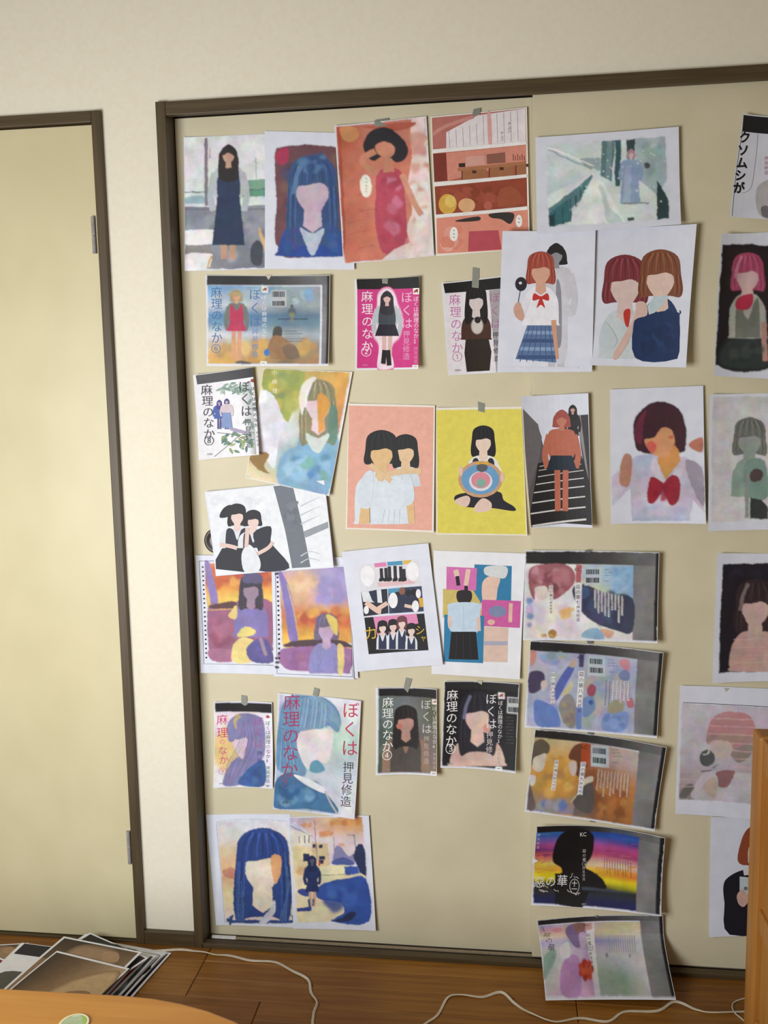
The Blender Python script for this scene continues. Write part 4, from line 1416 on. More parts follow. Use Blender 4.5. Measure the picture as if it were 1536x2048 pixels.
def a_panels(a):
    a.Q([(178, 238), (655, 195), (680, 398), (202, 440)], 'd8d7de')
    a.Q([(305, 226), (400, 216), (405, 250), (312, 258)], 'd77fae')
    a.Q([(408, 215), (528, 205), (532, 238), (412, 245)], '4d93b8')
    a.Q([(532, 204), (600, 198), (600, 228), (536, 234)], 'd9b65c')
    a.Q([(330, 380), (620, 350), (630, 385), (340, 415)], 'dcb8bc')
    for x, t in ((362, 265), (398, 262), (425, 250), (470, 245), (515, 250), (540, 270)):
        a.L([(x, t), (x + 4, 350)], 26, '2b292d')
        a.S([(x - 14, 345), (x + 16, 335), (x + 20, 362), (x - 16, 370)], '232125')
    a.E(255, 325, 56, 82, 'ebeaee', a=-4)
    a.E(612, 290, 50, 78, 'ebeaee', a=-4)
    a.Q([(202, 448), (408, 428), (418, 622), (224, 645)], '2a2c38')
    a.Q([(204, 448), (360, 434), (370, 540), (220, 530)], 'd9dde2')
    a.Q([(262, 448), (325, 436), (335, 560), (290, 520)], '2c3247')
    a.L([(240, 535), (330, 600), (360, 610)], 40, 'dfbfae')
    a.L([(410, 540), (330, 590)], 34, 'dfbfae')
    a.E(244, 595, 20, 32, 'ebeaee')
    a.Q([(415, 428), (680, 405), (697, 605), (424, 625)], '38435f')
    a.Q([(415, 428), (520, 420), (525, 460), (420, 470)], '4d93b8')
    a.Q([(655, 500), (690, 498), (694, 570), (665, 572)], 'd5a93c')
    for x, y, c in ((490, 480, '26252b'), (525, 445, '8a5a48'), (575, 462, '232228'), (620, 455, '232228')):
        a.E(x, y, 24, 30, c)
        a.S([(x - 40, y + 130), (x - 34, y + 50), (x, y + 30), (x + 34, y + 50), (x + 40, y + 130)], '2c3147')
    a.L([(545, 560), (620, 575)], 26, 'd9bdb0')
    a.E(455, 520, 36, 62, 'ebeaee')
    a.E(632, 565, 28, 46, 'ebeaee')
    a.E(655, 465, 20, 36, 'ebeaee')
    a.Q([(228, 655), (700, 622), (735, 910), (264, 942)], '1c1a1e')
    a.Q([(298, 650), (640, 625), (655, 700), (330, 800)], 'd98ab2')
    for x, y, c in ((372, 735, '201e22'), (455, 725, '201e22'), (525, 700, '6b3f48'), (600, 755, '201e22')):
        a.bust(x, y, 62, c, 'e0c6bc', 'd9dde4', 905, hl=.7, tw=.75, vest='2d3350')
    a.T('カ', 280, 775, 118, 'd5b13c', rot=-8)
    a.T('シ', 668, 752, 84, 'd5b13c')
    a.T('ャ', 695, 812, 56, 'd5b13c')


sheet('comic_page', 'white comic page with three rows of small panels and yellow lettering, hung tilted', 'print', cL,
      [(52, 133), (735, 65), (850, 1022), (172, 1078)], 'B', 3, a_panels, (2, 2, 0, 4))


def a_blocks(a):
    a.Q([(1098, 232), (1393, 245), (1386, 545), (1088, 538)], '2f7ba6')
    a.S([(1160, 380), (1230, 320), (1300, 340), (1280, 430), (1260, 538), (1170, 538)], 'dfbfae')
    a.S([(1190, 250), (1350, 250), (1340, 340), (1250, 330), (1180, 310)], 'd2d6d6')
    a.Q([(850, 425), (1090, 440), (1150, 540), (1152, 640), (848, 655)], 'c9b56a')
    a.Q([(878, 250), (1118, 262), (1110, 440), (876, 432)], 'cf6fae')
    a.L([(950, 275), (962, 330)], 40, 'dfbfae')
    a.L([(1050, 270), (1030, 400)], 36, 'dfbfae')
    a.L([(962, 325), (972, 400)], 30, '232126')
    a.R(1018, 402, 1046, 440, '232126')
    a.S([(965, 445), (1070, 445), (1065, 530), (970, 530)], '2b2528')
    a.Q([(1156, 512), (1465, 522), (1456, 735), (1150, 720)], 'c85c9e')
    a.E(1280, 605, 70, 46, '7c86a8')
    a.L([(1385, 540), (1380, 690)], 30, 'dfb5a6')
    a.E(1230, 690, 30, 22, 'dfb5a6')
    a.Q([(1165, 725), (1365, 732), (1358, 1005), (1168, 1000)], 'd9bdae')
    a.R(1172, 840, 1358, 872, 'a8a8bc')
    a.Q([(860, 630), (1176, 640), (1166, 1012), (855, 998)], '2f7ba6')
    a.S([(890, 600), (910, 540), (1130, 540), (1140, 620), (1120, 770), (910, 760)], 'bfd3e4')
    a.L([(1010, 560), (1014, 750)], 3, '9db4c8')
    a.L([(902, 640), (908, 730)], 26, 'dfbfae')
    a.L([(1130, 650), (1134, 760)], 28, 'dfbfae')
    a.Q([(915, 765), (1110, 765), (1130, 985), (895, 980)], '1d1b1f')
    for x in (960, 1010, 1060):
        a.L([(x, 780), (x + (x - 1010) * .2, 978)], 3, '38353a')


sheet('comic_page', 'white sheet with a collage of overlapping blue, pink and ochre colour panels', 'print', cL,
      [(778, 122), (1500, 145), (1455, 1138), (760, 1093)], 'B', 1, a_blocks, (0, 1, 0, 4), paper='paper_w')


# --- the column of wide cover scans on the front panel
def labels(a, x, y, w, h, txt, name, rot, size, lean=0.0):
    """white title slip with stacked characters"""
    a.Q([(x - w / 2, y), (x + w / 2, y), (x + w / 2 + lean * h, y + h), (x - w / 2 + lean * h, y + h)], 'e9e8ea')
    a.T(txt, x, y + size * .62, size, '4a474c', pitch=size * 1.08, dx=lean * size * 1.08)
    y2 = y + size * (len(txt) + .9)
    a.T(name, x + lean * (y2 - y), y2, size * .8, '55525a', pitch=size * .86, dx=lean * size * .86)


def blurbs(a, x, y, n, step, seed, lean=0.0, c='e6e5e8', h0=120, h1=280, drop=8, ink='77747c'):
    g = random.Random(seed)
    for i in range(n):
        hh = g.uniform(h0, h1)
        xx, yy = x + i * step, y + i * drop
        a.Q([(xx - 7, yy), (xx + 8, yy), (xx + 8 + lean * hh, yy + hh), (xx - 7 + lean * hh, yy + hh)], c)
        k = 0
        while k < hh - 12:
            a.R(xx - 4 + lean * k, yy + 4 + k, xx + 5 + lean * k, yy + 11 + k, ink, ch='small_print')
            k += 15


def codes(a, x, y, w, h, seed, slope=0.0):
    a.Q([(x, y), (x + w, y + slope * w), (x + w, y + h + slope * w), (x, y + h)], 'b7c2ca')
    a.barcode(x + w * .1, y + h * .14, x + w * .84, y + h * .4, '3f454c', seed, slope)
    a.barcode(x + w * .1, y + h * .58, x + w * .84, y + h * .84, '3f454c', seed + 1, slope)
    for i in range(5):
        if i != 3:
            a.R(x + w * 1.15, y + slope * w + h * (.14 + i * .15), x + w * (1.5 + .11 * ((i * 5) % 4)), y + slope * w + h * (.17 + i * .15), '5f7484')


def kc(a, x, y, s, c):
    a.T('KC', x - s * .3, y, s, c, horizontal=True, pitch=s * .62, sx=.9)


def a_seven(a):
    scan_frame(a, (105, 112), (1385, 125), (1366, 975), (97, 945), .15, .808, .975)
    a.Q([(107, 230), (1142, 252), (1132, 968), (97, 942)], 'e0dfe0')
    a.blots(105, 240, 600, 940, ['d9c9d8', 'e2e0cc', 'dfd2d2', 'e6e4e6', 'e4e2d4', 'd2cfe0'], 34, 90, 5)
    a.S([(130, 400), (150, 270), (300, 235), (480, 240), (570, 310), (575, 420), (480, 520), (370, 580), (300, 470), (200, 450), (190, 580), (150, 520)], '9c6068')
    a.blots(140, 250, 560, 540, ['8a4a54', 'b07880', '9c5a62', 'c29298', '7d4650', 'a87078'], 36, 55, 7)
    a.S([(190, 470), (290, 450), (320, 500), (300, 570), (230, 580)], 'dcd0ca')
    a.blots(100, 510, 180, 940, ['7d9cc8', '9ab0d8', '6f90c0', 'c4a6d4'], 10, 40, 8)
    a.blots(420, 640, 580, 780, ['e0b070', 'd9a088', 'e3c070'], 8, 40, 9)
    a.S([(320, 890), (360, 865), (400, 890), (380, 945), (330, 940)], 'a07840')
    a.blots(240, 900, 420, 945, ['c9a060', 'b48a50'], 5, 20, 3)
    a.G(((650, 245), (1142, 255), (1138, 580), (650, 470)), [['b9c0cc', 'a0bcd8', '7fa8cc'], ['b4bcc4', '9ab8d2', '86b0d4'], ['c4cc94', 'b4c4a4', '8fb4cc']], nx=4)
    a.blots(860, 265, 1130, 540, ['8cb4d6', '7aa4c8', 'a4c2dc', '6d9ac4'], 22, 60, 4)
    a.S([(560, 470), (640, 430), (760, 470), (900, 530), (1136, 570), (1130, 890), (980, 880), (800, 820), (660, 720), (570, 570)], '3c4058')
    a.blots(640, 480, 1125, 840, ['3a3a52', '46466a', '353a54', '42506e'], 22, 70, 6)
    a.S([(600, 480), (700, 470), (720, 540), (640, 580)], '42587c')
    a.S([(640, 940), (700, 870), (800, 860), (860, 960)], '8fb0cc')
    a.S([(820, 870), (900, 870), (960, 900), (900, 955)], 'd9a890')
    a.Q([(590, 245), (648, 248), (640, 960), (585, 955)], 'dcdadc')
    a.Q([(590, 245), (648, 248), (640, 420), (588, 420)], 'b4646c')
    kc(a, 614, 290, 52, '4a3a40')
    labels(a, 347, 445, 40, 140, '惡の華七', '押見修造', 0, 34)
    labels(a, 610, 432, 56, 300, '惡の華七', '押見修造', 0, 46)
    codes(a, 670, 265, 170, 185, 11)
    blurbs(a, 776, 485, 9, 32.5, 3, h0=150, h1=285)


sheet('cover_print', 'wide cover scan with maroon and navy watercolour, topmost of the column of five', 'print', cM,
      [(100, 100), (1385, 122), (1368, 992), (77, 962)], 'F', 2, a_seven, (4, 7, 0, 5), sides=(1, .8), paper='paper_w', warp=0.0012, ink='wash',
      tapes=[([(675, 100), (732, 100), (726, 126), (680, 122)], 'tape_d')])


def a_hachi(a):
    scan_frame(a, (148, 60), (1425, 172), (1364, 970), (105, 870), .115, .81, .972)
    a.Q([(146, 155), (1182, 245), (1140, 955), (110, 872)], 'a9aec8')
    a.blots(120, 180, 600, 880, ['b4b8d8', '9fa8d0', 'c4c0da', '8f9cc8', 'a8b0c0', 'bcb8c4'], 46, 80, 3)
    a.blots(600, 260, 1150, 920, ['9aa4b8', 'a8a4ac', '8f9cb8', 'b4a8a4', '9ca8a4', 'a898a8'], 60, 70, 5)
    a.S([(150, 160), (205, 165), (200, 250), (150, 300)], 'c08c80')
    a.blots(200, 170, 500, 260, ['8fa0a8', 'b0b49c', '8cb0d4', '9a98a4'], 14, 40, 4)
    a.S([(135, 380), (200, 350), (270, 370), (290, 440), (250, 530), (180, 570), (130, 540)], '4d4560')
    a.S([(255, 460), (300, 450), (310, 500), (280, 550), (255, 530)], 'd0c0bc')
    a.S([(180, 700), (200, 630), (280, 650), (400, 720), (440, 860), (400, 890), (210, 870)], '6682c0')
    a.S([(390, 620), (385, 520), (510, 320), (580, 330), (480, 520), (410, 640)], '5a68b0')
    a.S([(520, 310), (560, 255), (600, 270), (575, 330)], 'bfae9c')
    a.S([(430, 660), (520, 580), (590, 680), (580, 880), (510, 890), (440, 780)], '8f8a8c')
    a.blots(440, 640, 590, 890, ['8a8080', '9c8f7c', '7f7c88', 'a89470'], 14, 40, 9)
    a.S([(440, 600), (500, 520), (560, 460), (540, 560)], 'c4bc94')
    a.S([(700, 540), (740, 490), (790, 530), (760, 610), (710, 600)], '9a5068')
    a.S([(650, 640), (750, 610), (780, 720), (700, 800), (650, 780)], '7088b4')
    a.S([(710, 660), (740, 640), (760, 670), (735, 690)], '3c5a9c')
    a.S([(1010, 290), (1040, 245), (1110, 260), (1100, 360), (1060, 350)], 'c48894')
    a.S([(1000, 400), (1060, 350), (1110, 380), (1100, 450), (1030, 450)], '7884ac')
    a.S([(840, 830), (900, 760), (1080, 750), (1090, 860), (1020, 940), (850, 920)], '7f98cc')
    a.blots(850, 770, 1080, 930, ['8ca4d4', '6f88c0', '98acd4'], 12, 50, 7)
    a.S([(1080, 640), (1130, 620), (1150, 700), (1090, 710)], 'b47078')
    a.S([(890, 720), (960, 640), (1050, 650), (1040, 740), (930, 770)], '94947c')
    a.Q([(618, 195), (680, 200), (645, 912), (588, 908)], 'a4a8cc')
    a.Q([(622, 200), (672, 204), (666, 330), (620, 325)], '4a4668')
    a.Q([(592, 710), (650, 712), (640, 912), (588, 908)], '7088c4')
    kc(a, 640, 230, 46, '1f1c2c')
    labels(a, 372, 372, 32, 305, '惡の華八', '押見修造', 0, 40, lean=-.03)
    labels(a, 645, 365, 54, 345, '惡の華八', '押見修造', 0, 50, lean=-.06)
    codes(a, 708, 215, 168, 195, 21, 0.07)
    blurbs(a, 960, 455, 5, 36, 4, lean=-.06, h0=170, h1=270, drop=3)
    blurbs(a, 880, 450, 2, 36, 5, lean=-.06, c='b4a8b4', h0=200, h1=260)


sheet('cover_print', 'wide cover scan in blue violet watercolour, second down the column of five', 'print', cN,
      [(148, 52), (1425, 170), (1363, 992), (90, 888)], 'F', 1, a_hachi, (10, 14, 0, 9), sides=(1, .3), paper='paper_w', warp=0.0012, ink='wash',
      tapes=[([(695, 68), (757, 74), (750, 98), (705, 95)], 'tape_d')])


def a_kyu(a):
    scan_frame(a, (195, 45), (1455, 215), (1340, 1002), (107, 815), .11, .808, .97)
    a.Q([(182, 120), (1196, 278), (1125, 975), (110, 818)], 'b58c58')
    a.G(((182, 120), (720, 200), (640, 880), (110, 818)), [['b0a080', 'cdbd94', 'c9a890'], ['c9a868', 'd2a85c', 'c08850'], ['c49848', 'cf9c48', 'b4803c'], ['a88850', 'b48c4c', 'a07848'], ['88808c', '8a84a0', '80788c']], nx=6)
    a.blots(210, 300, 600, 720, ['cd9c4c', 'c08c40', 'd2a85c', 'b08850', 'c49448'], 36, 70, 6)
    a.S([(160, 400), (170, 200), (250, 140), (330, 200), (335, 270), (290, 300), (220, 310)], '62574c')
    a.S([(180, 330), (240, 300), (300, 290), (290, 380), (265, 450), (210, 460), (170, 420)], 'd0c4b4')
    a.S([(140, 500), (200, 500), (190, 580), (150, 590)], 'cfc8c0')
    a.S([(120, 790), (140, 580), (185, 720), (200, 790), (160, 830)], '6a5f5c')
    a.blots(200, 720, 520, 850, ['8c8ca8', '7888b4', 'a09aa8', '5f78b8', '94948c'], 18, 50, 3)
    a.S([(520, 340), (560, 240), (640, 200), (720, 240), (720, 420), (640, 530), (580, 480), (600, 380)], '6d4430')
    a.S([(520, 410), (560, 370), (600, 400), (590, 500), (550, 510)], 'c8b8b4')
    a.G(((640, 440), (1180, 470), (1125, 975), (560, 880)), [['905838', '8f5a38', 'b08868', 'b8a094'], ['7f5438', '8a5030', 'a86c3c', 'b87848'], ['6c5c54', '7d5034', '96602f', 'b07840'], ['6f665e', '7c5c48', '8f6238', 'a8743c']], nx=6)
    a.G(((720, 205), (1196, 278), (1182, 480), (700, 440)), [['b85a30', 'b49c90', 'c0b0a8'], ['a8522c', 'b0a098', 'c2b2ac'], ['96502c', 'a8887c', 'bca49c']], nx=4)
    a.S([(640, 640), (740, 560), (770, 700), (740, 850), (640, 850), (560, 760)], '575050')
    a.S([(600, 700), (660, 560), (750, 520), (755, 570), (670, 610), (540, 760)], 'cac0ac')
    a.blots(780, 560, 1120, 940, ['96582c', 'a86c38', '84502c', 'b07c44'], 26, 60, 9)
    a.Q([(650, 195), (735, 208), (715, 410), (640, 390)], 'a8502c')
    kc(a, 680, 240, 50, '47261c')
    labels(a, 405, 358, 34, 285, '惡の華九', '押見修造', 0, 36, lean=-.12)
    labels(a, 664, 385, 46, 310, '惡の華九', '押見修造', 0, 42, lean=-.11)
    codes(a, 738, 215, 175, 210, 31, 0.1)
    blurbs(a, 815, 455, 10, 32, 7, lean=-.1, c='c9b4a8', h0=150, h1=300, drop=5, ink='94786a')


sheet('cover_print', 'wide tilted cover scan in ochre with two facing heads, middle of the column of five', 'print', cO,
      [(195, 40), (1455, 215), (1340, 1020), (92, 832)], 'F', 0, a_kyu, (12, 16, 0, 10), sides=(1, .3), paper='paper_w', warp=0.0012, ink='wash',
      tapes=[([(703, 80), (762, 86), (752, 117), (708, 106)], 'tape_d')], extra=0.0004)


def a_dusk(a):
    scan_frame(a, (165, 108), (1392, 222), (1345, 962), (124, 852), .1, .81, .965, dark='1f1c1c')
    a.G(((150, 178), (1155, 248), (1118, 935), (124, 850)),
        [['3f78b8', '24489c', '1f459a'], ['4a6ab4', '2c4fa4', '3056a8'], ['7a5aa8', '8a5cac', '2f3f8c'], ['b04c8c', 'b4508c', 'a8488c'], ['6a3a78', 'a44478', 'b04478'],
         ['cf5a48', 'c0607c', '9c3c6c'], ['d88060', 'd09c94', 'c8888c'], ['e6c83c', 'd9c49c', 'dcc8b8'], ['d99c44', 'e8c038', 'dc8834'], ['e8d820', 'dcb428', 'd87830'], ['ead81c', 'ead828', 'e8d41c'],
         ['4a4a28', '3c3c28', 'c0b81c'], ['2c2a26', '24242a', '30302c'], ['2a2830', '2c3040', '2c3040'], ['1f2450', '24264a', '1f2252'], ['1f2458', '22264c', '1d2058']], nx=6)
    g = random.Random(3)
    for i in range(50):
        y = g.uniform(210, 600)
        x = g.choice([g.uniform(150, 300), g.uniform(740, 1080)])
        c = ['3458a4', '5a4a9c', 'a0448c', '7c3470', 'd06a5c', 'e0c44c', 'dc9038'][min(6, int((y - 210) / 56))]
        a.L([(x, y), (x + 40, y - 3 + g.uniform(-6, 6)), (x + g.uniform(60, 110), y + 4)], 9, c, w1=3)
    a.S([(345, 640), (420, 590), (520, 560), (640, 570), (740, 620), (820, 690), (800, 770), (345, 770)], '191719')
    a.S([(318, 480), (340, 320), (400, 220), (500, 180), (620, 185), (710, 240), (725, 330), (700, 460), (640, 540), (640, 600), (430, 600), (400, 550)], '171516')
    a.Q([(340, 600), (760, 620), (600, 915), (340, 870)], '191719')
    a.L([(600, 745), (1100, 790)], 30, '3c4450', w1=10)
    a.T('惡の華', 188, 668, 108, 'e2dfdc', horizontal=True, pitch=112, rot=5)
    a.T('十', 530, 700, 60, 'e2dfdc', rot=5)
    a.T('一', 528, 748, 62, 'e2dfdc', rot=5)
    a.L([(530 + 46 * math.cos(k * math.tau / 20), 724 + 62 * math.sin(k * math.tau / 20)) for k in range(21)], 5, 'c9c6c4', ch='small_print')
    for x, y, ang in ((235, 690, 40), (190, 740, 10), (230, 755, 200), (330, 740, 20), (270, 760, 180), (460, 750, 30), (485, 650, 300), (570, 660, 200), (520, 780, 10), (585, 785, 160), (150, 625, 330)):
        ca, sa = math.cos(math.radians(ang)), math.sin(math.radians(ang))
        a.L([(x, y), (x + 22 * ca - 9 * sa, y + 22 * sa + 9 * ca), (x + 44 * ca, y + 44 * sa), (x + 50 * ca - 14 * sa, y + 50 * sa + 14 * ca)], 6, 'cfccc9', w1=2, ch='small_print')
    kc(a, 626, 236, 56, 'e4e2e0')
    a.T('惡の華', 628, 402, 38, 'b9b6b8', pitch=42)
    a.T('⊕', 626, 528, 38, 'b9b6b8')
    a.T('押見修造', 622, 568, 30, 'a9a6a8', pitch=32)
    a.T('押見修造', 182, 200, 30, 'c4cad8', pitch=42, dx=-3)
    a.T('講談社', 605, 875, 15, 'a9a6a8', horizontal=True)
    for i in range(11):
        for k in range(9 if i % 3 else 6):
            a.R(820 + i * 25, 480 + i * 3 + k * 16, 828 + i * 25, 488 + i * 3 + k * 16, '8a5a70' if k < 5 else '9c7440', ch='small_print')


sheet('cover_print', 'wide cover scan of a black silhouette before a rainbow dusk sky, fourth down the column', 'print', cP,
      [(160, 110), (1393, 220), (1355, 972), (108, 865)], 'F', 0, a_dusk, (22, 24, 0, 18), sides=(1, .25), paper='paper_w', ink='wash', warp=0.0012,
      tapes=[([(680, 84), (728, 86), (730, 125), (682, 118)], 'tape_d'), ([(120, 426), (180, 463), (120, 488)], 'white')])


def a_mist(a):
    scan_frame(a, (155, 188), (1290, 142), (1408, 893), (236, 893), .115, .82, .972, dark='252223')
    a.Q([(168, 278), (1106, 250), (1200, 890), (240, 890)], 'cbc3c4')
    a.G(((168, 278), (620, 265), (690, 890), (240, 890)), [['98a4cc', 'b8b0b8', 'a09088'], ['c4a0b0', 'd0a8ac', '8c7484'], ['d4c49c', 'd8b8a8', '84708c'], ['b0a4cc', 'b4b0c8', '8474a0'], ['b8c0bc', 'd2ced4', 'a890b0'], ['94b4a4', 'd6ccd4', 'b08cb4'], ['c0c8bc', 'd8b8d0', 'bc90bc'], ['d4c4d0', 'cfa4cc', 'c8a0c4']], nx=6)
    a.G(((690, 265), (1106, 250), (1200, 890), (740, 890)), [['b8a89c', 'c8c098', 'd2cca8'], ['c4ac9c', 'ccc49c', 'd4cca8'], ['c0b498', 'c8c09c', 'd0c8b4'], ['8880a8', '9894b4', 'c8c4c8'], ['b4b0b8', 'b8b4bc', 'd0ccd0'], ['a8aca8', 'b0b4b8', 'd8d0d4'], ['98a49c', '86a08c', 'd4ccd0'], ['a0aaa4', '8ca490', 'c8c4c4']], nx=6)
    a.S([(430, 400), (450, 310), (520, 270), (600, 275), (610, 420), (600, 560), (540, 600), (460, 500)], '7d6890')
    a.S([(500, 280), (600, 275), (605, 400), (540, 420)], '8a665c')
    a.S([(560, 440), (620, 430), (630, 560), (580, 590)], 'b8a0c0')
    a.S([(300, 350), (370, 330), (400, 380), (340, 410)], 'cf9098')
    a.S([(385, 880), (390, 740), (470, 660), (560, 680), (560, 880)], 'b88cbc')
    a.blots(400, 680, 560, 880, ['b484b8', 'c09cc4', 'ac84b4'], 10, 45, 2)
    a.S([(380, 600), (460, 540), (480, 660), (400, 680)], 'd9d6da')
    a.S([(220, 800), (230, 660), (330, 600), (340, 680), (260, 780)], '8caa9c')
    a.Q([(610, 270), (690, 266), (740, 890), (690, 890), (640, 560)], 'd6d0d2')
    a.Q([(612, 270), (672, 268), (680, 380), (615, 400)], 'c49c94')
    for k in range(7):
        a.E(622 + 42 * math.cos(k * .9), 752 + 36 * math.sin(k * .9), 34, 26, ('b8402f', 'c04a34', 'a83428')[k % 3], a=k * 51)
    a.E(622, 752, 26, 22, '9c2c22')
    a.blots(560, 700, 685, 805, ['c04a34', 'a83428', 'c85a40'], 9, 25, 3)
    kc(a, 630, 303, 52, '35302f')
    a.T('惡の華', 255, 440, 74, '4a4048', pitch=74, dx=22, rot=12)
    a.T('十', 316, 672, 40, '5c8078', rot=12)
    a.T('押見修造', 208, 312, 20, '4a4048', pitch=20, dx=6)
    a.T('惡の華', 648, 468, 38, '55494c', pitch=44, dx=7)
    a.T('⊕', 664, 596, 38, '55494c')
    a.T('押見修造', 670, 648, 28, '55494c', pitch=30, dx=4)
    for i in range(12):
        for k in range(11):
            a.R(835 + i * 21 + k * 1.5, 470 - i * .5 + k * 15, 842 + i * 21 + k * 1.5, 477 - i * .5 + k * 15, '8f8894', ch='small_print')
    a.R(800, 636, 1130, 640, 'a8a0a8')
    a.E(822, 660, 12, 18, '77707c')
    a.E(1035, 660, 10, 14, '8a848c')


sheet('cover_print', 'pastel cover scan with a red flower, lowest in column, foot resting on floor', 'print', cQ,
      [(152, 185), (1290, 140), (1410, 903), (232, 908)], 'F', 0, a_mist, (5, 8, 0, 152), sides=(1, .2), paper='paper_w', warp=0.0012, ink='wash',
      tapes=[([(693, 150), (716, 150), (713, 189), (697, 180)], 'tape_d')], extra=0.0004)


# --- right edge of the front panel
def a_dark(a):
    a.Q([(680, 315), (1780, 290), (1740, 1690), (628, 1712)], '241f28')
    a.blots(690, 330, 1240, 1000, ['26222e', '2a2834', '221d26'], 16, 120, 3)
    a.bust(1110, 880, 390, '37292d', 'c9aaa5', 'c8a49c', 1695, hl=.85, tw=.85, lock='7a6a6c')
    for y in (1290, 1390, 1495, 1590):
        a.L([(830, y), (1250, y - 8)], 9, 'd6b8b0')


sheet('art_print', 'white bordered dark sheet with a brown haired faceless bust, at the right edge', 'print', cR,
      [(610, 170), (1856, 192), (1830, 1805), (545, 1835)], 'F', 0, a_dark, (7, 0, 0, 6), ink='wash')


def a_band(a):
    a.L([(205, 378), (600, 400), (1440, 440)], 8, '4a464c', ch='small_print')
    a.G(((195, 395), (1440, 450), (1420, 1770), (150, 1700)), [['c6c3ce', 'c4c0cc'], ['c8c4ce', 'c8bec8'], ['c9c4cc', 'c4b4be'], ['b8a8b0', 'b09ca8'], ['8c8484', 'b4b0b8']], nx=2)
    a.S([(540, 800), (600, 620), (740, 520), (900, 510), (1080, 540), (1190, 680), (1205, 880), (1150, 1080), (1000, 1200), (880, 1040), (600, 960), (550, 920)], 'bd8c8e')
    a.S([(880, 1060), (1180, 900), (1150, 1090), (1000, 1210), (900, 1160)], '968a82')
    a.S([(560, 840), (900, 830), (1190, 850), (1180, 940), (800, 930), (560, 960)], 'a88e88')
    a.S([(590, 940), (700, 900), (850, 930), (890, 1050), (800, 1150), (640, 1120)], 'c9b9b4')
    for y in (600, 705, 815, 935, 1045, 1150, 1265):
        a.L([(560 if y < 950 else 900, y), (1190, y + 20)], 11, 'd8b4b2')
    a.E(540, 1150, 110, 115, '565c5a', n=16)
    a.S([(470, 1090), (530, 1090), (570, 1040), (575, 1080), (510, 1110)], 'cdd0cc')
    a.L([(455, 1330), (610, 1315)], 16, '55585a')
    a.L([(620, 1285), (705, 1230)], 18, '55585a', w1=4)
    a.S([(320, 1680), (480, 1370), (700, 1320), (1000, 1350), (1180, 1360), (1230, 1480), (1210, 1750), (700, 1730)], 'c3c0c6')
    a.S([(660, 1350), (760, 1320), (920, 1330), (880, 1440), (820, 1540), (700, 1540), (690, 1440)], '94696a')
    a.S([(480, 1560), (620, 1400), (690, 1540), (640, 1700)], 'bfaea4')
    a.S([(165, 1620), (240, 1520), (330, 1500), (360, 1570), (250, 1680), (160, 1670)], '6f6c6a')
    for y in (1320, 1430, 1530):
        a.L([(165, y), (440, y + 15)], 10, 'cdb4b8')


sheet('art_print', 'faded pinkish print with banded stripes and a dark flower, right of the cover column', 'print', cS,
      [(165, 145), (1447, 191), (1392, 1990), (100, 1895)], 'F', 2, a_band, (3, 0, 0, 4), ink='wash',
      tapes=[([(768, 178), (852, 188), (795, 236)], 'tape_p')])


def a_camera(a):
    a.S([(650, 520), (690, 330), (780, 240), (960, 260), (1000, 480), (860, 600), (700, 600)], '8c4a32')
    a.S([(715, 500), (760, 400), (900, 420), (900, 560), (790, 610), (730, 570)], 'd8bfb8')
    a.S([(640, 560), (690, 340), (800, 250), (820, 320), (740, 450), (730, 600)], '90492f')
    a.S([(510, 800), (550, 720), (690, 650), (900, 640), (1100, 760), (1100, 1235), (565, 1235), (520, 950)], '1f1d26')
    a.Q([(690, 640), (780, 600), (800, 690), (700, 700)], 'd2d2d8')
    a.Q([(660, 710), (860, 730), (850, 960), (660, 900)], 'bfc8cc')
    a.E(716, 820, 18, 18, '6a7274')
    a.E(758, 758, 10, 10, '6a7274')
    a.S([(635, 880), (690, 830), (745, 910), (700, 985), (650, 960)], 'cba698')


sheet('art_print', 'white print with a dark jacket and red brown hair, half behind the pine cabinet', 'print', cT,
      [(392, 155), (1298, 183), (1252, 1235), (375, 1255)], 'F', 0, a_camera, (2, 0, 0, 4))


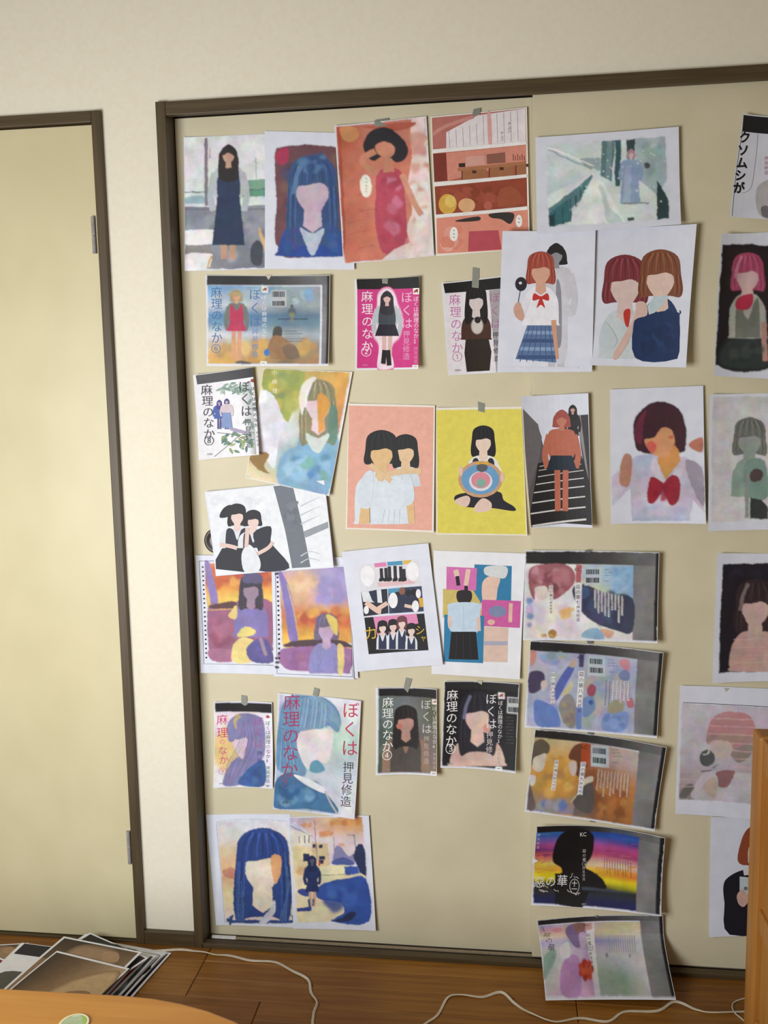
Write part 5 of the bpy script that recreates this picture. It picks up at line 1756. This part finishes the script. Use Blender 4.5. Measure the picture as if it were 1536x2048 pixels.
# --- fifth row
def a_nine(a):
    a.Q([(128, 198), (612, 203), (614, 287), (128, 275)], '1d1b1d')
    a.Q([(118, 277), (545, 284), (545, 912), (115, 912)], 'dcd4da')
    a.Q([(545, 284), (614, 287), (616, 914), (545, 912)], 'e0dee6')
    a.S([(130, 520), (240, 420), (320, 560), (300, 700), (220, 780), (140, 700)], 'e0c484', 'dcd4da', 40)
    a.S([(225, 480), (240, 360), (340, 295), (480, 310), (543, 380), (543, 650), (440, 740), (340, 830), (330, 905), (190, 900), (240, 740), (340, 640), (330, 540)], '7d7aa4')
    a.S([(270, 540), (330, 520), (390, 510), (380, 600), (350, 690), (310, 640), (280, 590)], 'dfcbd2')
    a.S([(230, 520), (240, 380), (330, 310), (420, 330), (440, 470), (330, 480), (270, 540)], '8280ac')
    a.L([(330, 310), (290, 360), (300, 430)], 40, 'b8a878', w1=14)
    for i in range(9):
        a.L([(420 - i * 8, 340 + i * 4), (470 - i * 18, 540), (400 - i * 22, 740), (290 - i * 9, 890)], 5, ['6a6a9a', '8f86b0', '5f6594', '94789c'][i % 4])
    a.S([(330, 905), (345, 830), (440, 740), (543, 700), (543, 908)], '365a94')
    a.blots(340, 760, 540, 900, ['305290', '41659c', '2c4a84'], 12, 35, 6)
    a.T('麻理', 184, 345, 96, 'cb3f72', pitch=112)
    a.T('の', 180, 535, 54, 'd2708c')
    a.T('なか', 186, 612, 80, 'cb4f78', pitch=80, dx=8)
    a.T('⑨', 184, 785, 74, 'd2809c')
    a.T(TITLE_R, 492, 360, 84, 'a05a94', pitch=96)
    a.T('押見修造', 500, 640, 50, '3f4a78', pitch=62)
    a.T('ぼくは麻理のなか9', 576, 372, 42, '46434e', pitch=41)
    a.T('押見修造', 576, 758, 34, '6a6672', pitch=36)
    a.S([(556, 320), (578, 302), (595, 325), (570, 330)], 'a03428')
    a.T('双葉社', 165, 888, 15, '8a8690', horizontal=True)
    a.R(562, 904, 590, 912, '2a282c')


sheet('cover_print', 'small cover scan with violet hair and pink lettering under a black strip, lower left', 'print', cU,
      [(118, 188), (613, 192), (620, 928), (113, 922)], 'B', 0, a_nine, (4, 3, 0, 9), paper='paper_w', warp=0.0012, ink='wash',
      tapes=[[(345, 135), (395, 142), (400, 215), (375, 228), (347, 210)]])


def a_profile(a):
    a.G(((680, 125), (1370, 190), (1310, 1180), (630, 1095)), [['c4ccdc', 'dcdbe2', 'e0dfe6'], ['9fb0cc', 'd0d4de', 'd9dcdc'], ['8fa4c4', 'b4ccc4', 'c0d4c8'], ['94a8c8', 'b0ccc0', 'b8d0c4'], ['9cacc8', 'b4c4c8', 'c4ccd4'], ['b0bcd0', 'c0c8d4', 'd0d2dc'], ['8aa0bc', 'b8c0cc', 'dcdbe2'], ['7c98b8', 'a8b4c4', 'e0dfe6']], nx=4)
    a.S([(650, 760), (660, 420), (720, 180), (860, 120), (1040, 150), (1160, 240), (1200, 360), (1170, 460), (1090, 400), (1010, 440), (880, 460), (860, 600), (900, 800), (840, 830)], '6a8fb0')
    a.S([(850, 450), (1000, 430), (1120, 440), (1130, 540), (1110, 640), (1100, 690), (1060, 725), (960, 700), (920, 780), (860, 700), (820, 560)], 'dcd4d4')
    a.S([(830, 180), (1020, 150), (1170, 300), (1190, 420), (1120, 360), (1000, 420), (820, 440), (790, 300)], '7f9cb8')
    for i in range(16):
        a.L([(880 + i * 14, 150 + i * 5), (860 + i * 16, 280), (830 + i * 17, 420)], 5, ['4f7aa4', '8fb0c8', '5f8ab0', 'a4bccc', '3f6a98'][i % 5])
    for i in range(12):
        a.L([(720 - i * 3, 220 + i * 20), (690 + i * 6, 460), (660 + i * 16, 780)], 5, ['4f7aa4', '8fb0c8', '3f6a98', '6f94b4'][i % 4])
    a.S([(940, 720), (1000, 700), (1060, 780), (990, 810), (930, 790)], '5f94ac')
    a.S([(640, 870), (760, 800), (900, 850), (1050, 960), (1180, 1140), (900, 1110), (632, 1088)], '3f6c94')
    a.blots(650, 860, 1080, 1090, ['366490', '4a7aa4', '5c88ac', '2f5a88', '6f9ab8'], 26, 55, 5)
    a.S([(790, 820), (900, 850), (1060, 940), (1050, 980), (900, 910)], 'e0dfe4')
    a.L([(1060, 960), (1110, 1060), (1170, 1150)], 14, 'b8b0b4')
    a.T(TITLE_L, 782, 192, 148, 'a03a64', pitch=146, dx=-6)
    a.T('9', 745, 872, 100, '8a4a78')
    a.L([(742 + 62 * math.cos(k * math.tau / 24), 872 + 64 * math.sin(k * math.tau / 24)) for k in range(25)], 5, '6a5c8c', ch='small_print')
    a.T(TITLE_R, 1285, 260, 150, 'b8365c', pitch=164, dx=-6)
    a.T('押見修造', 1262, 752, 98, '3c3c42', pitch=97, dx=-7)
    a.T('双葉社', 712, 1050, 25, '45465a', horizontal=True)


sheet('cover_print', 'large blue green cover sheet with crimson title lettering and no black strip, lower left', 'print', cU,
      [(665, 112), (1375, 180), (1318, 1190), (622, 1100)], 'B', 1, a_profile, (2, 4, 0, 6), warp=0.0012, ink='wash',
      tapes=[[(970, 70), (1018, 85), (1000, 150), (958, 138)]])


def a_four(a):
    a.Q([(122, 172), (667, 182), (668, 268), (126, 245)], '1f1d1e')
    a.G(((126, 245), (667, 268), (668, 970), (118, 962)), [['5d6664', '6f7577', '5a5a40'], ['5a6a64', '767c7c', '5c5a3c'], ['4a5a50', '6a6a64', '6c645c'], ['465848', '645c54', '7a6a62'], ['3f4f3c', '5a4f48', '857068']], nx=4)
    a.blots(130, 270, 260, 940, ['4f5f58', '60706a', '46563f', '6a7876'], 14, 45, 3)
    a.bust(375, 500, 170, '251f20', 'b58a80', '8f715f', 962, hl=1.5, tw=1.25, vest='4a443e')
    a.E(318, 540, 22, 18, 'c07068', edge='b58a80', soft=10)
    a.T(TITLE_L, 210, 310, 106, 'eceae8', pitch=103, dx=-1)
    a.T('④', 202, 803, 108, 'e4e2e0')
    a.T(TITLE_R, 565, 330, 100, 'c3c6c6', pitch=115, dx=3)
    a.T('押見修造', 568, 655, 56, 'b4a49c', pitch=68)
    a.T('ぼくは麻理のなか4', 648, 362, 46, 'd5d2cc', pitch=45)
    a.T('押見修造', 645, 795, 34, 'b8a8a0', pitch=38)
    stamp(a, 648, 302, 24)
    publisher(a, 640, 966, 14)
    a.T('双葉社', 190, 938, 17, '9aa4a0', horizontal=True)


sheet('cover_print', 'dim green grey cover scan marked with a circled 4', 'print', cV,
      [(100, 165), (668, 178), (668, 988), (100, 980)], 'B', 0, a_four, (3, 5, 0, 7), paper='paper_w', warp=0.0012, ink='wash',
      tapes=[[(378, 78), (437, 90), (395, 222), (357, 180)]])


def a_three(a):
    a.Q([(740, 108), (1436, 132), (1430, 215), (740, 180)], '272526')
    a.Q([(740, 180), (1430, 212), (1400, 945), (715, 895)], '1e1c1f')
    a.bust(1045, 450, 250, '2a2831', 'd9b9ac', 'cdaea3', 905, hl=1.45, tw=1.0, lock='6c6f88')
    a.E(1130, 560, 26, 34, 'cf9088', edge='d9b9ac', soft=12)
    a.T(TITLE_L, 812, 240, 110, 'efedec', pitch=108, dx=-3)
    a.T('③', 795, 742, 112, 'e6e4e3')
    a.T(TITLE_R, 1175, 282, 108, 'dcdadc', pitch=118)
    a.T('押見修造', 1160, 622, 66, 'cfc6c4', pitch=68, dx=-2)
    a.T('ぼくは麻理のなか3', 1262, 318, 48, 'd9d7d8', pitch=45, dx=-1)
    a.T('押見修造', 1246, 758, 36, 'b4aaa8', pitch=38)
    stamp(a, 1270, 250, 30)
    publisher(a, 1245, 928, 14)
    a.T('双葉社', 768, 878, 17, '9a989a', horizontal=True)
    a.Q([(1325, 255), (1426, 260), (1424, 420), (1320, 412)], 'c0c0c2')
    a.barcode(1336, 268, 1424, 315, '43464a', 6)
    a.barcode(1334, 352, 1422, 400, '43464a', 7)
    for i in range(9):
        a.R(1315, 450 + i * 30, 1380 + (i * 41) % 40, 455 + i * 30, '5a585b')


sheet('cover_print', 'black cover scan with pale lettering marked with a circled 3', 'print', cV,
      [(740, 105), (1437, 128), (1400, 962), (702, 910)], 'B', 0, a_three, (4, 6, 0, 6), paper='paper_w', warp=0.0012, ink='wash',
      tapes=[([(1040, 106), (1094, 108), (1085, 148), (1050, 128)], 'tape_p')])


# --- lowest pair
def a_big(a):
    a.L([(170, 135), (240, 955)], 3, 'a8a6b4', ch='small_print')
    a.L([(170, 135), (480, 118), (760, 128)], 3, 'a8a6b4')
    a.G(((178, 140), (750, 130), (800, 960), (240, 955)), ['d6d4dc', 'd9d2d0', 'dcc8a8', 'dfb48c', 'dcb08c', 'e0cc9c', 'd9c8ac', 'd4cccc'], nx=2)
    a.S([(220, 540), (290, 510), (375, 560), (340, 600), (250, 590)], 'c98a74')
    a.bust(545, 500, 330, '2f4682', 'e4d8c4', '33497c', 955, hl=1.36, tw=.8)
    a.S([(610, 430), (690, 420), (690, 560), (640, 640)], 'd9a474')
    for i in range(9):
        a.L([(335 + i * 7, 420 + i * 40), (325 + i * 9, 700 + i * 20), (330 + i * 8, 945)], 6, ['243a70', '4a66a0', '31487f', '54709c'][i % 4])
        a.L([(720 + i * 5, 340 + i * 40), (735 + i * 4, 650), (745 - i * 8, 945)], 6, ['2a4078', '4a66a0', '54709c'][i % 3])
    a.S([(520, 950), (600, 850), (640, 770), (650, 860), (580, 955)], 'c9c8d4')


sheet('art_print', 'white sheet with a big indigo haired faceless head on peach, lowest left', 'print', cW,
      [(88, 78), (770, 74), (818, 992), (170, 972)], 'B', 0, a_big, (2, 0, 0, 2), ink='wash')


def a_street(a):
    a.G(((765, 105), (1350, 98), (1385, 480), (790, 480)), [['b0a8c4', 'dcb898', 'cf9050'], ['d0bcc4', 'd9ac90', 'd4a070'], ['d9ccd0', 'dccfd0', 'd8c4c4'], ['dcd0d4', 'dfd2d4', 'dcc8cc'], ['d9c8b8', 'd4c4cc', 'b8a8c4']], nx=4)
    a.blots(980, 200, 1120, 270, ['d99468', 'dca47c', 'cf8858'], 8, 30, 3)
    a.blots(1080, 110, 1340, 175, ['cf8c50', 'd99c60', 'c4804c'], 10, 35, 4)
    a.blots(860, 140, 960, 185, ['c4804c', 'cf9468'], 5, 20, 5)
    a.blots(1100, 310, 1230, 340, ['d9a890', 'd4a088'], 6, 16, 6)
    a.Q([(768, 160), (810, 140), (950, 250), (955, 300), (775, 320)], 'd0cdd8')
    a.Q([(772, 200), (930, 235), (935, 325), (780, 330)], 'e2dccc')
    for x in (842, 885, 918):
        a.L([(x, 250), (x + 3, 315)], 7, '4a4a58')
    a.L([(775, 170), (960, 265)], 5, '55556a')
    a.Q([(780, 335), (1000, 340), (1000, 560), (800, 600)], 'dfcfa4')
    a.Q([(940, 300), (1070, 320), (1090, 500), (990, 510), (950, 420)], 'd2bc94')
    for x, y, w, h in ((872, 398, 52, 62), (948, 322, 24, 28), (1000, 325, 28, 30), (1000, 420, 50, 26), (998, 450, 40, 30)):
        a.R(x, y, x + w, y + h, '2a3154')
    a.R(998, 462, 1012, 496, 'b43c34')
    a.L([(965, 130), (985, 450)], 6, '6a6474')
    a.L([(1285, 240), (1305, 450)], 6, '5a5a78')
    a.L([(1230, 245), (1295, 255)], 5, '5a5a78')
    a.L([(1120, 260), (1128, 470)], 5, '8a86a4')
    a.S([(1110, 470), (1130, 350), (1170, 340), (1240, 420), (1280, 400), (1285, 490), (1120, 490)], '8a86b0')
    a.S([(1120, 450), (1200, 430), (1270, 460), (1280, 490), (1115, 490)], '50609c')
    a.S([(1280, 420), (1310, 330), (1350, 320), (1378, 400), (1382, 600), (1340, 570), (1300, 470)], '2c3458')
    a.Q([(800, 570), (1010, 500), (1210, 490), (1380, 580), (1400, 950), (825, 950)], 'e0d4b0')
    a.Q([(1000, 515), (1205, 505), (1210, 570), (990, 575)], 'e4dab4')
    a.Q([(1205, 505), (1310, 500), (1330, 560), (1212, 572)], '3c54a0')
    a.L([(1000, 574), (1340, 570)], 5, '8a8478')
    a.S([(975, 700), (1020, 650), (1100, 620), (1200, 605), (1380, 600), (1405, 945), (1100, 945), (1200, 880), (1180, 800), (1080, 780), (990, 760)], '34529c')
    a.blots(1010, 630, 1390, 900, ['2f4c9c', '3f60ac', '365498', '4468b0'], 24, 70, 7)
    a.S([(1180, 920), (1260, 865), (1300, 890), (1240, 945), (1110, 945)], '2c3354')
    a.S([(825, 700), (870, 680), (915, 700), (915, 745), (860, 735)], '3a4c90')
    a.Q([(820, 838), (940, 825), (942, 860), (825, 866)], '34448c')
    a.blots(805, 490, 905, 590, ['dcb078', 'd4bc94', 'cfa070'], 8, 30, 8)
    a.stand(945, 410, 430, '1f2a50', '55506a', '26345f', '26315a', 'c4a08c', wid=.2, long=True, split=.66)
    a.Q([(912, 765), (930, 765), (932, 825), (914, 826)], '3c4674')
    a.Q([(945, 765), (962, 765), (962, 822), (948, 824)], '4a5480')


sheet('art_print', 'street scene watercolour with a long blue shadow, lowest sheet on the rear door', 'print', cW,
      [(752, 98), (1405, 85), (1462, 1018), (795, 1000)], 'B', 1, a_street, (0, 2, 0, 3), ink='wash')

# ------------------------------------------------------------------ loose prints heaped on the floor by the hinged door
PILE = 'loose prints heaped on the floor'


def loose(label, p0, p1, p2, z, art=None, w=0.21, l=0.297, bend=0.0, ink='wash', tilt=0.0, name='loose_print', corner=None):
    """a sheet on the heap: world corner c0, edge directions from sight lines p0->p1 (width) and p0->p2 (length) at height z"""
    c0 = on_level(p0, z)
    ex = (on_level(p1, z) - c0)
    ex.z = 0
    ex.normalize()
    ey = (on_level(p2, z) - c0)
    ey.z = 0
    ey -= ex * ey.dot(ex)
    ey.normalize()
    n = 8
    def pos(u, v, up=0.0):
        q = ex * (u * w) + ey * (v * l)
        return Vector((q.x, q.y, bend * (4 * (v - .5) ** 2 - 1) * -1 * 0.5 + bend * .5 * (1 - u) + tilt * (1 - v) + up))
    bm = bmesh.new()
    f0 = [[bm.verts.new(pos(i / n, j / n)) for i in range(n + 1)] for j in range(n + 1)]
    f1 = [[bm.verts.new(pos(i / n, j / n, -0.0004)) for i in range(n + 1)] for j in range(n + 1)]
    for j in range(n):
        for i in range(n):
            bm.faces.new((f0[j][i], f0[j + 1][i], f0[j + 1][i + 1], f0[j][i + 1]))
            bm.faces.new((f1[j][i], f1[j][i + 1], f1[j + 1][i + 1], f1[j + 1][i]))
    for i in range(n):
        bm.faces.new((f0[0][i], f0[0][i + 1], f1[0][i + 1], f1[0][i]))
        bm.faces.new((f0[n][i + 1], f0[n][i], f1[n][i], f1[n][i + 1]))
        bm.faces.new((f0[i + 1][0], f0[i][0], f1[i][0], f1[i + 1][0]))
        bm.faces.new((f0[i][n], f0[i + 1][n], f1[i + 1][n], f1[i][n]))
    root = link(name, to_mesh(bm, name), M['paper_w'], None, c0)
    props(root, label, 'print', PILE)
    if art:
        a = Art()
        art(a)
        bm = bmesh.new()
        lay = bm.loops.layers.float_color.new('ink')
        for k, (ch, vs, fs, cs, _s) in enumerate(a.layers):
            bv = [bm.verts.new((min(max(p[0] / 100, .0), 1), min(max(p[1] / 141, .0), 1), k + 1)) for p in vs]
            for f in fs:
                try:
                    fc = bm.faces.new([bv[i] for i in f])
                except ValueError:
                    continue
                for lp, i in zip(fc.loops, f):
                    lp[lay] = cs[i]
        for ax in (0, 1):
            nrm = Vector((1, 0, 0)) if ax == 0 else Vector((0, 1, 0))
            for i in range(1, n):
                bmesh.ops.bisect_plane(bm, geom=bm.verts[:] + bm.edges[:] + bm.faces[:], dist=1e-7, plane_co=nrm * (i / n), plane_no=nrm)
        for v in bm.verts:
            v.co = pos(v.co.x, v.co.y, 0.00006 + v.co.z * 0.00003)
        for f in bm.faces:
            f.normal_update()
            if f.normal.z < 0:
                f.normal_flip()
        me = bpy.data.meshes.new('print')
        bm.to_mesh(me)
        bm.free()
        link('print', me, M[ink], root)
    return root


def p_brown(a):
    a.Q([(3, 3), (97, 3), (97, 138), (3, 138)], '8a6c50')
    a.G(((3, 3), (97, 3), (97, 45), (3, 45)), [['3c3028', '3a3028', '6a5440'], ['5a4636', '70583f', '8f7658']], nx=2)
    a.S([(30, 20), (50, 12), (75, 18), (80, 60), (50, 90), (30, 60)], '9c8064', '6a5440', 8)
    a.S([(60, 15), (75, 10), (85, 25), (70, 30)], 'a88868')


def p_tan(a):
    a.G(((2, 3), (98, 3), (98, 138), (2, 138)), [['3a2e26', '6c5038', 'b09878'], ['40332a', '8a6a4c', 'c4ac88'], ['5a4434', 'b8976c', 'bfa27c'], ['8a6c50', 'c0a078', 'a88a66']], nx=3)
    a.S([(40, 140), (50, 60), (80, 20), (97, 30), (97, 138)], 'bd9f78', '8a6a4c', 8)
    a.S([(60, 60), (80, 50), (90, 56), (70, 66)], '8a6c4c')


def p_dark(a):
    a.Q([(3, 2), (97, 2), (97, 138), (3, 138)], '24211f')
    a.S([(20, 20), (60, 10), (90, 30), (70, 60), (30, 50)], '4f5254', '24211f', 10)


def p_strip(a):
    a.Q([(4, 1), (99, 1), (99, 22), (4, 22)], '26222a')
    a.S([(10, 60), (40, 52), (60, 70), (50, 110), (14, 110)], '55534c')


def p_red(a):
    a.Q([(3, 3), (97, 3), (97, 138), (3, 138)], '8a2a2c')
    a.blots(4, 4, 96, 137, ['7a2028', '9c3a34', '5f1c24', 'a84a40'], 30, 14, 4)


def p_teal(a):
    a.Q([(3, 3), (97, 3), (97, 138), (3, 138)], '47555c')
    a.blots(4, 4, 96, 137, ['39464e', '5f6f76', '7d8a90'], 16, 16, 4)


def p_grey(a):
    a.G(((3, 3), (97, 3), (97, 138), (3, 138)), ['5a5856', '8a8784', '4a4846'])


def p_plum(a):
    a.Q([(3, 3), (97, 3), (97, 138), (3, 138)], '30242c')


# bottom to top; the heap leans a little to the left and its right edges step down like a fan
R_ = [(327, 1903, 'dark edged loose print lying lowest at the right of the floor heap', p_plum),
      (320, 1904, 'white backed loose print second from the right in the fanned heap', None),
      (310, 1906, 'near black loose print third from the right in the fanned heap', p_dark),
      (304, 1908, 'pale loose print fourth from the right in the fanned heap', None),
      (295, 1908, 'slate blue loose print fifth from the right in the fanned heap', p_teal),
      (285, 1909, 'crimson loose print sixth from the right in the fanned heap', p_red),
      (266, 1911, 'grey loose print seventh from the right in the fanned heap', p_grey)]
for k, (x, y, lab, art_) in enumerate(R_):
    z = 0.003 + k * 0.0052
    loose(lab, (x - 128, y - 22 - (k % 2) * 3), (x, y), (x - 215, y + 55), z, art_, bend=0.002)
loose('black glossy loose print poking out at the back of the floor heap', (180, 1866), (236, 1890), (95, 1935), 0.0445, p_dark, bend=0.002)
loose('thin edged loose print just behind the black glossy one in the heap', (172, 1868), (230, 1890), (86, 1930), 0.0405, p_dark, bend=0.002)
loose('loose print with a black top strip and white field, left in the heap', (44, 1886), (140, 1898), (-8, 1972), 0.049, p_strip, bend=0.002)
loose('loose print edge under the black striped one, left in the heap', (40, 1889), (140, 1900), (-14, 1972), 0.0455, None, bend=0.002)
loose('large brown and tan loose print second from the top of the heap', (128, 1875), (279, 1903), (10, 1972), 0.056, p_brown, w=0.225, bend=0.006)
loose('tan and dark brown loose print lying on top of the floor heap', (114, 1903), (234, 1931), (24, 1975), 0.068, p_tan, bend=0.004)
loose('wine red loose print alone at the left end of the floor heap', (-62, 1892), (2, 1916), (-110, 1960), 0.009, p_red, bend=0.002)
loose('brown loose print lying flat at the far left against the threshold', (-60, 1893), (20, 1888), (-50, 1960), 0.002, p_brown, bend=0.001, w=0.148, l=0.21)

# ------------------------------------------------------------------ cord
cpts = [(272, 1903), (318, 1903), (365, 1900), (405, 1904), (430, 1910), (460, 1911), (500, 1921), (550, 1924), (585, 1942), (616, 1960), (622, 1985), (634, 2006), (627, 2030), (630, 2062),
        (680, 2120), (780, 2110), (845, 2052), (875, 2030), (895, 1996), (920, 1990), (965, 1994), (1003, 1986), (1030, 2008), (1065, 2028), (1110, 2044), (1160, 2036), (1215, 2043), (1250, 2023), (1315, 2022),
        (1350, 2004), (1390, 2018), (1420, 2026), (1480, 2024), (1540, 2020), (1600, 2024)]


def flat_cord(name, pts, w, t, z):
    P_ = [on_level(p, z) for p in pts]
    xy = catmull([(p.x, p.y) for p in P_], 6, False)
    bm = bmesh.new()
    rows = []
    k = len(xy)
    for i in range(k):
        a, b = xy[max(i - 1, 0)], xy[min(i + 1, k - 1)]
        d = Vector((b[0] - a[0], b[1] - a[1], 0)).normalized()
        nrm = Vector((-d.y, d.x, 0))
        tw = 0.75 * math.sin(i * 0.21) * math.sin(i * 0.053 + 1)
        side = nrm * math.cos(tw) + Vector((0, 0, 1)) * math.sin(tw)
        up = Vector((0, 0, 1)) * math.cos(tw) - nrm * math.sin(tw)
        c = Vector((xy[i][0], xy[i][1], t / 2 + abs(math.sin(tw)) * w / 2 + 0.0003))
        ring = []
        for sx, sy in ((-1, -.5), (-.8, -1), (-.2, -1), (0, -.55), (.2, -1), (.8, -1), (1, -.5), (1, .5), (.8, 1), (.2, 1), (0, .55), (-.2, 1), (-.8, 1), (-1, .5)):
            ring.append(bm.verts.new(c + side * (sx * w / 2) + up * (sy * t / 2)))
        rows.append(ring)
    for r0, r1 in zip(rows[:-1], rows[1:]):
        for i in range(14):
            bm.faces.new((r0[i], r0[(i + 1) % 14], r1[(i + 1) % 14], r1[i]))
    bm.faces.new(rows[0])
    bm.faces.new(rows[-1][::-1])
    return link(name, to_mesh(bm, name, True), M['cord'])


props(flat_cord('power_cord', cpts, 0.0062, 0.0028, 0.002), 'off white flat twin cord winding over the wooden floor', 'cord')
props(flat_cord('thin_cable', [(1590, 1995), (1530, 1996), (1500, 1992), (1480, 1996), (1466, 2004), (1468, 2020), (1490, 2040), (1515, 2075)], 0.0028, 0.0022, 0.006),
      'thin pale cable looping on the floor beside the pine cabinet', 'cable')

# ------------------------------------------------------------------ low table at the lower left, only its far corner in view
TZ = 0.35
tc = Vector((-0.885, 0.905, 0))
t = empty('low_table', tc)
props(t, 'low orange brown wooden table with rounded corners, cut off at the lower left', 'table')


def rounded(w, d, r, n=14):
    out = []
    for cx, cy, a0 in ((w - r, d - r, 0), (-w + r, d - r, 90), (-w + r, -d + r, 180), (w - r, -d + r, 270)):
        for k in range(n + 1):
            an = math.radians(a0 + 90 * k / n)
            out.append((cx + r * math.cos(an), cy + r * math.sin(an)))
    return out


def slab(name, outline, z0, z1, mat, parent, bev=0.0, rot=0.0):
    bm = bmesh.new()
    f = bm.faces.new([bm.verts.new((x, y, z1)) for x, y in outline])
    r = bmesh.ops.extrude_face_region(bm, geom=[f])
    for v in [g for g in r['geom'] if isinstance(g, bmesh.types.BMVert)]:
        v.co.z = z0
    if bev:
        bmesh.ops.bevel(bm, geom=[e for e in bm.edges if abs(e.verts[0].co.z - e.verts[1].co.z) < 1e-6], offset=bev, segments=3, affect='EDGES', profile=0.5)
    bmesh.ops.rotate(bm, verts=bm.verts[:], cent=(0, 0, 0), matrix=Matrix.Rotation(rot, 3, 'Z'))
    return link(name, to_mesh(bm, name), mat, parent)


slab('tabletop', rounded(0.72, 0.54, 0.5), TZ - 0.032, TZ, M['table'], t, 0.006, math.radians(1.0))
slab('apron', rounded(0.5, 0.34, 0.2), TZ - 0.085, TZ - 0.032, M['table'], t, 0, math.radians(1.0))
for sx in (-1, 1):
    for sy in (-1, 1):
        bm = bmesh.new()
        bmesh.ops.create_cone(bm, cap_ends=True, segments=20, radius1=0.022, radius2=0.03, depth=TZ - 0.032, matrix=Matrix.Translation((sx * 0.46, sy * 0.28, (TZ - 0.032) / 2)))
        link('leg', to_mesh(bm, 'leg', False), M['table'], t)

# round lid with a green printed face, lying on the table
lp = on_level((148, 2049), TZ)
lid = empty('jar_lid', Vector((lp.x, lp.y, TZ)))
props(lid, 'small round lid with cream rim and green label lying on the orange table', 'lid')
bm = bmesh.new()
R0 = 0.0255
prof = [(R0 - .001, 0.0), (R0, 0.001), (R0, 0.0022), (R0 - .0015, 0.003), (R0 - .004, 0.0028), (0, 0.0026)]
prev = None
for r_, z_ in prof:
    ring = [bm.verts.new((r_ * math.cos(k * math.tau / 40), r_ * math.sin(k * math.tau / 40), z_)) for k in range(40)] if r_ else None
    if prev and ring:
        for k in range(40):
            bm.faces.new((prev[k], prev[(k + 1) % 40], ring[(k + 1) % 40], ring[k]))
    elif prev:
        bm.faces.new(prev)
    prev = ring or prev
link('lid_rim', to_mesh(bm, 'lid_rim'), noise_mat('cream_foil', 'd2c292', 'dccd9f', (80, 80, 80), 0.45), lid)


def disc(name, r, z, mat, a0=0, a1=360):
    bm = bmesh.new()
    n = 32
    vs = [bm.verts.new((r * math.cos(math.radians(a0 + (a1 - a0) * k / n)), r * math.sin(math.radians(a0 + (a1 - a0) * k / n)), z)) for k in range(n + (0 if a1 - a0 == 360 else 1))]
    bm.faces.new(vs)
    return link(name, to_mesh(bm, name), mat, lid)


disc('label', R0 - 0.004, 0.0029, noise_mat('grey_green_label', '93a07c', 'a0ab88', (80, 80, 80), 0.5))
disc('label_green', R0 - 0.0055, 0.0031, noise_mat('fresh_green_label', '7fa048', '8cad55', (80, 80, 80), 0.5), -20, 75)
disc('label_white', R0 - 0.007, 0.0033, noise_mat('white_label_print', 'c9cfc0', 'd3d8ca', (80, 80, 80), 0.5), 78, 130)

# ------------------------------------------------------------------ honey pine cabinet at the right edge, only its left post and panel in view
CY = 1.85
e0, e1 = on_wall((1521, 1480), CY), on_wall((1499, 2040), CY)
cx = (e0.x + e1.x) / 2
ctop = on_wall((1528, 1475), CY).z
cab = empty('pine_cabinet', (cx, CY, 0))
props(cab, 'honey pine cabinet with a moulded panel, cut off by the right edge of the photo', 'cabinet')
PW = 0.056
W_, D_ = 0.62, 0.70


def lbox(name, a, b, mat, bev=0.0, parent=None):
    bm = bmesh.new()
    box_bm(bm, a, b, bev)
    return link(name, to_mesh(bm, name), mat, parent or cab)


for ix, iy in ((0, 0), (W_ - PW, 0), (0, D_ - PW), (W_ - PW, D_ - PW)):
    lbox('post', (ix, iy - D_ + PW, 0), (ix + PW, iy - D_ + 2 * PW, ctop), M['pine'], 0.007)
fy = PW            # front of the run of posts nearest the wall side
for z0, z1 in ((0.05, 0.10), (0.30, 0.345), (ctop - 0.075, ctop - 0.02)):
    lbox('rail', (PW, -D_ + PW + 0.008, z0), (W_ - PW, -D_ + PW + 0.034, z1), M['pine'], 0.003)
    lbox('rail', (PW, 0.008, z0), (W_ - PW, 0.034, z1), M['pine'], 0.003)
    lbox('rail', (0.008, -D_ + 2 * PW, z0), (0.034, 0, z1), M['pine'], 0.003)
    lbox('rail', (W_ - 0.034, -D_ + 2 * PW, z0), (W_ - 0.008, 0, z1), M['pine'], 0.003)
for z0, z1 in ((0.10, 0.30), (0.345, ctop - 0.075)):
    p = lbox('panel', (PW, -D_ + PW + 0.018, z0), (W_ - PW, -D_ + PW + 0.028, z1), M['pine'])
    for q in range(1):
        lbox('panel_field', (PW + 0.018, -D_ + PW + 0.012, z0 + 0.018), (W_ - PW - 0.018, -D_ + PW + 0.019, z1 - 0.018), M['pine'], 0.005, p)
    lbox('panel', (PW, 0.016, z0), (W_ - PW, 0.026, z1), M['pine'])
    lbox('panel', (0.016, -D_ + 2 * PW, z0), (0.026, 0, z1), M['pine'])
    lbox('panel', (W_ - 0.026, -D_ + 2 * PW, z0), (W_ - 0.016, 0, z1), M['pine'])
lbox('top_board', (0.006, -D_ + PW + 0.006, ctop - 0.02), (W_ - 0.006, 2 * PW - PW - 0.006, ctop - 0.004), M['pine'], 0.003)
bm = bmesh.new()
bmesh.ops.create_uvsphere(bm, u_segments=20, v_segments=12, radius=0.011, matrix=Matrix.Translation((PW + 0.02, -D_ + PW + 0.002, 0.60)))
link('knob', to_mesh(bm, 'knob', True), M['metal'], cab)
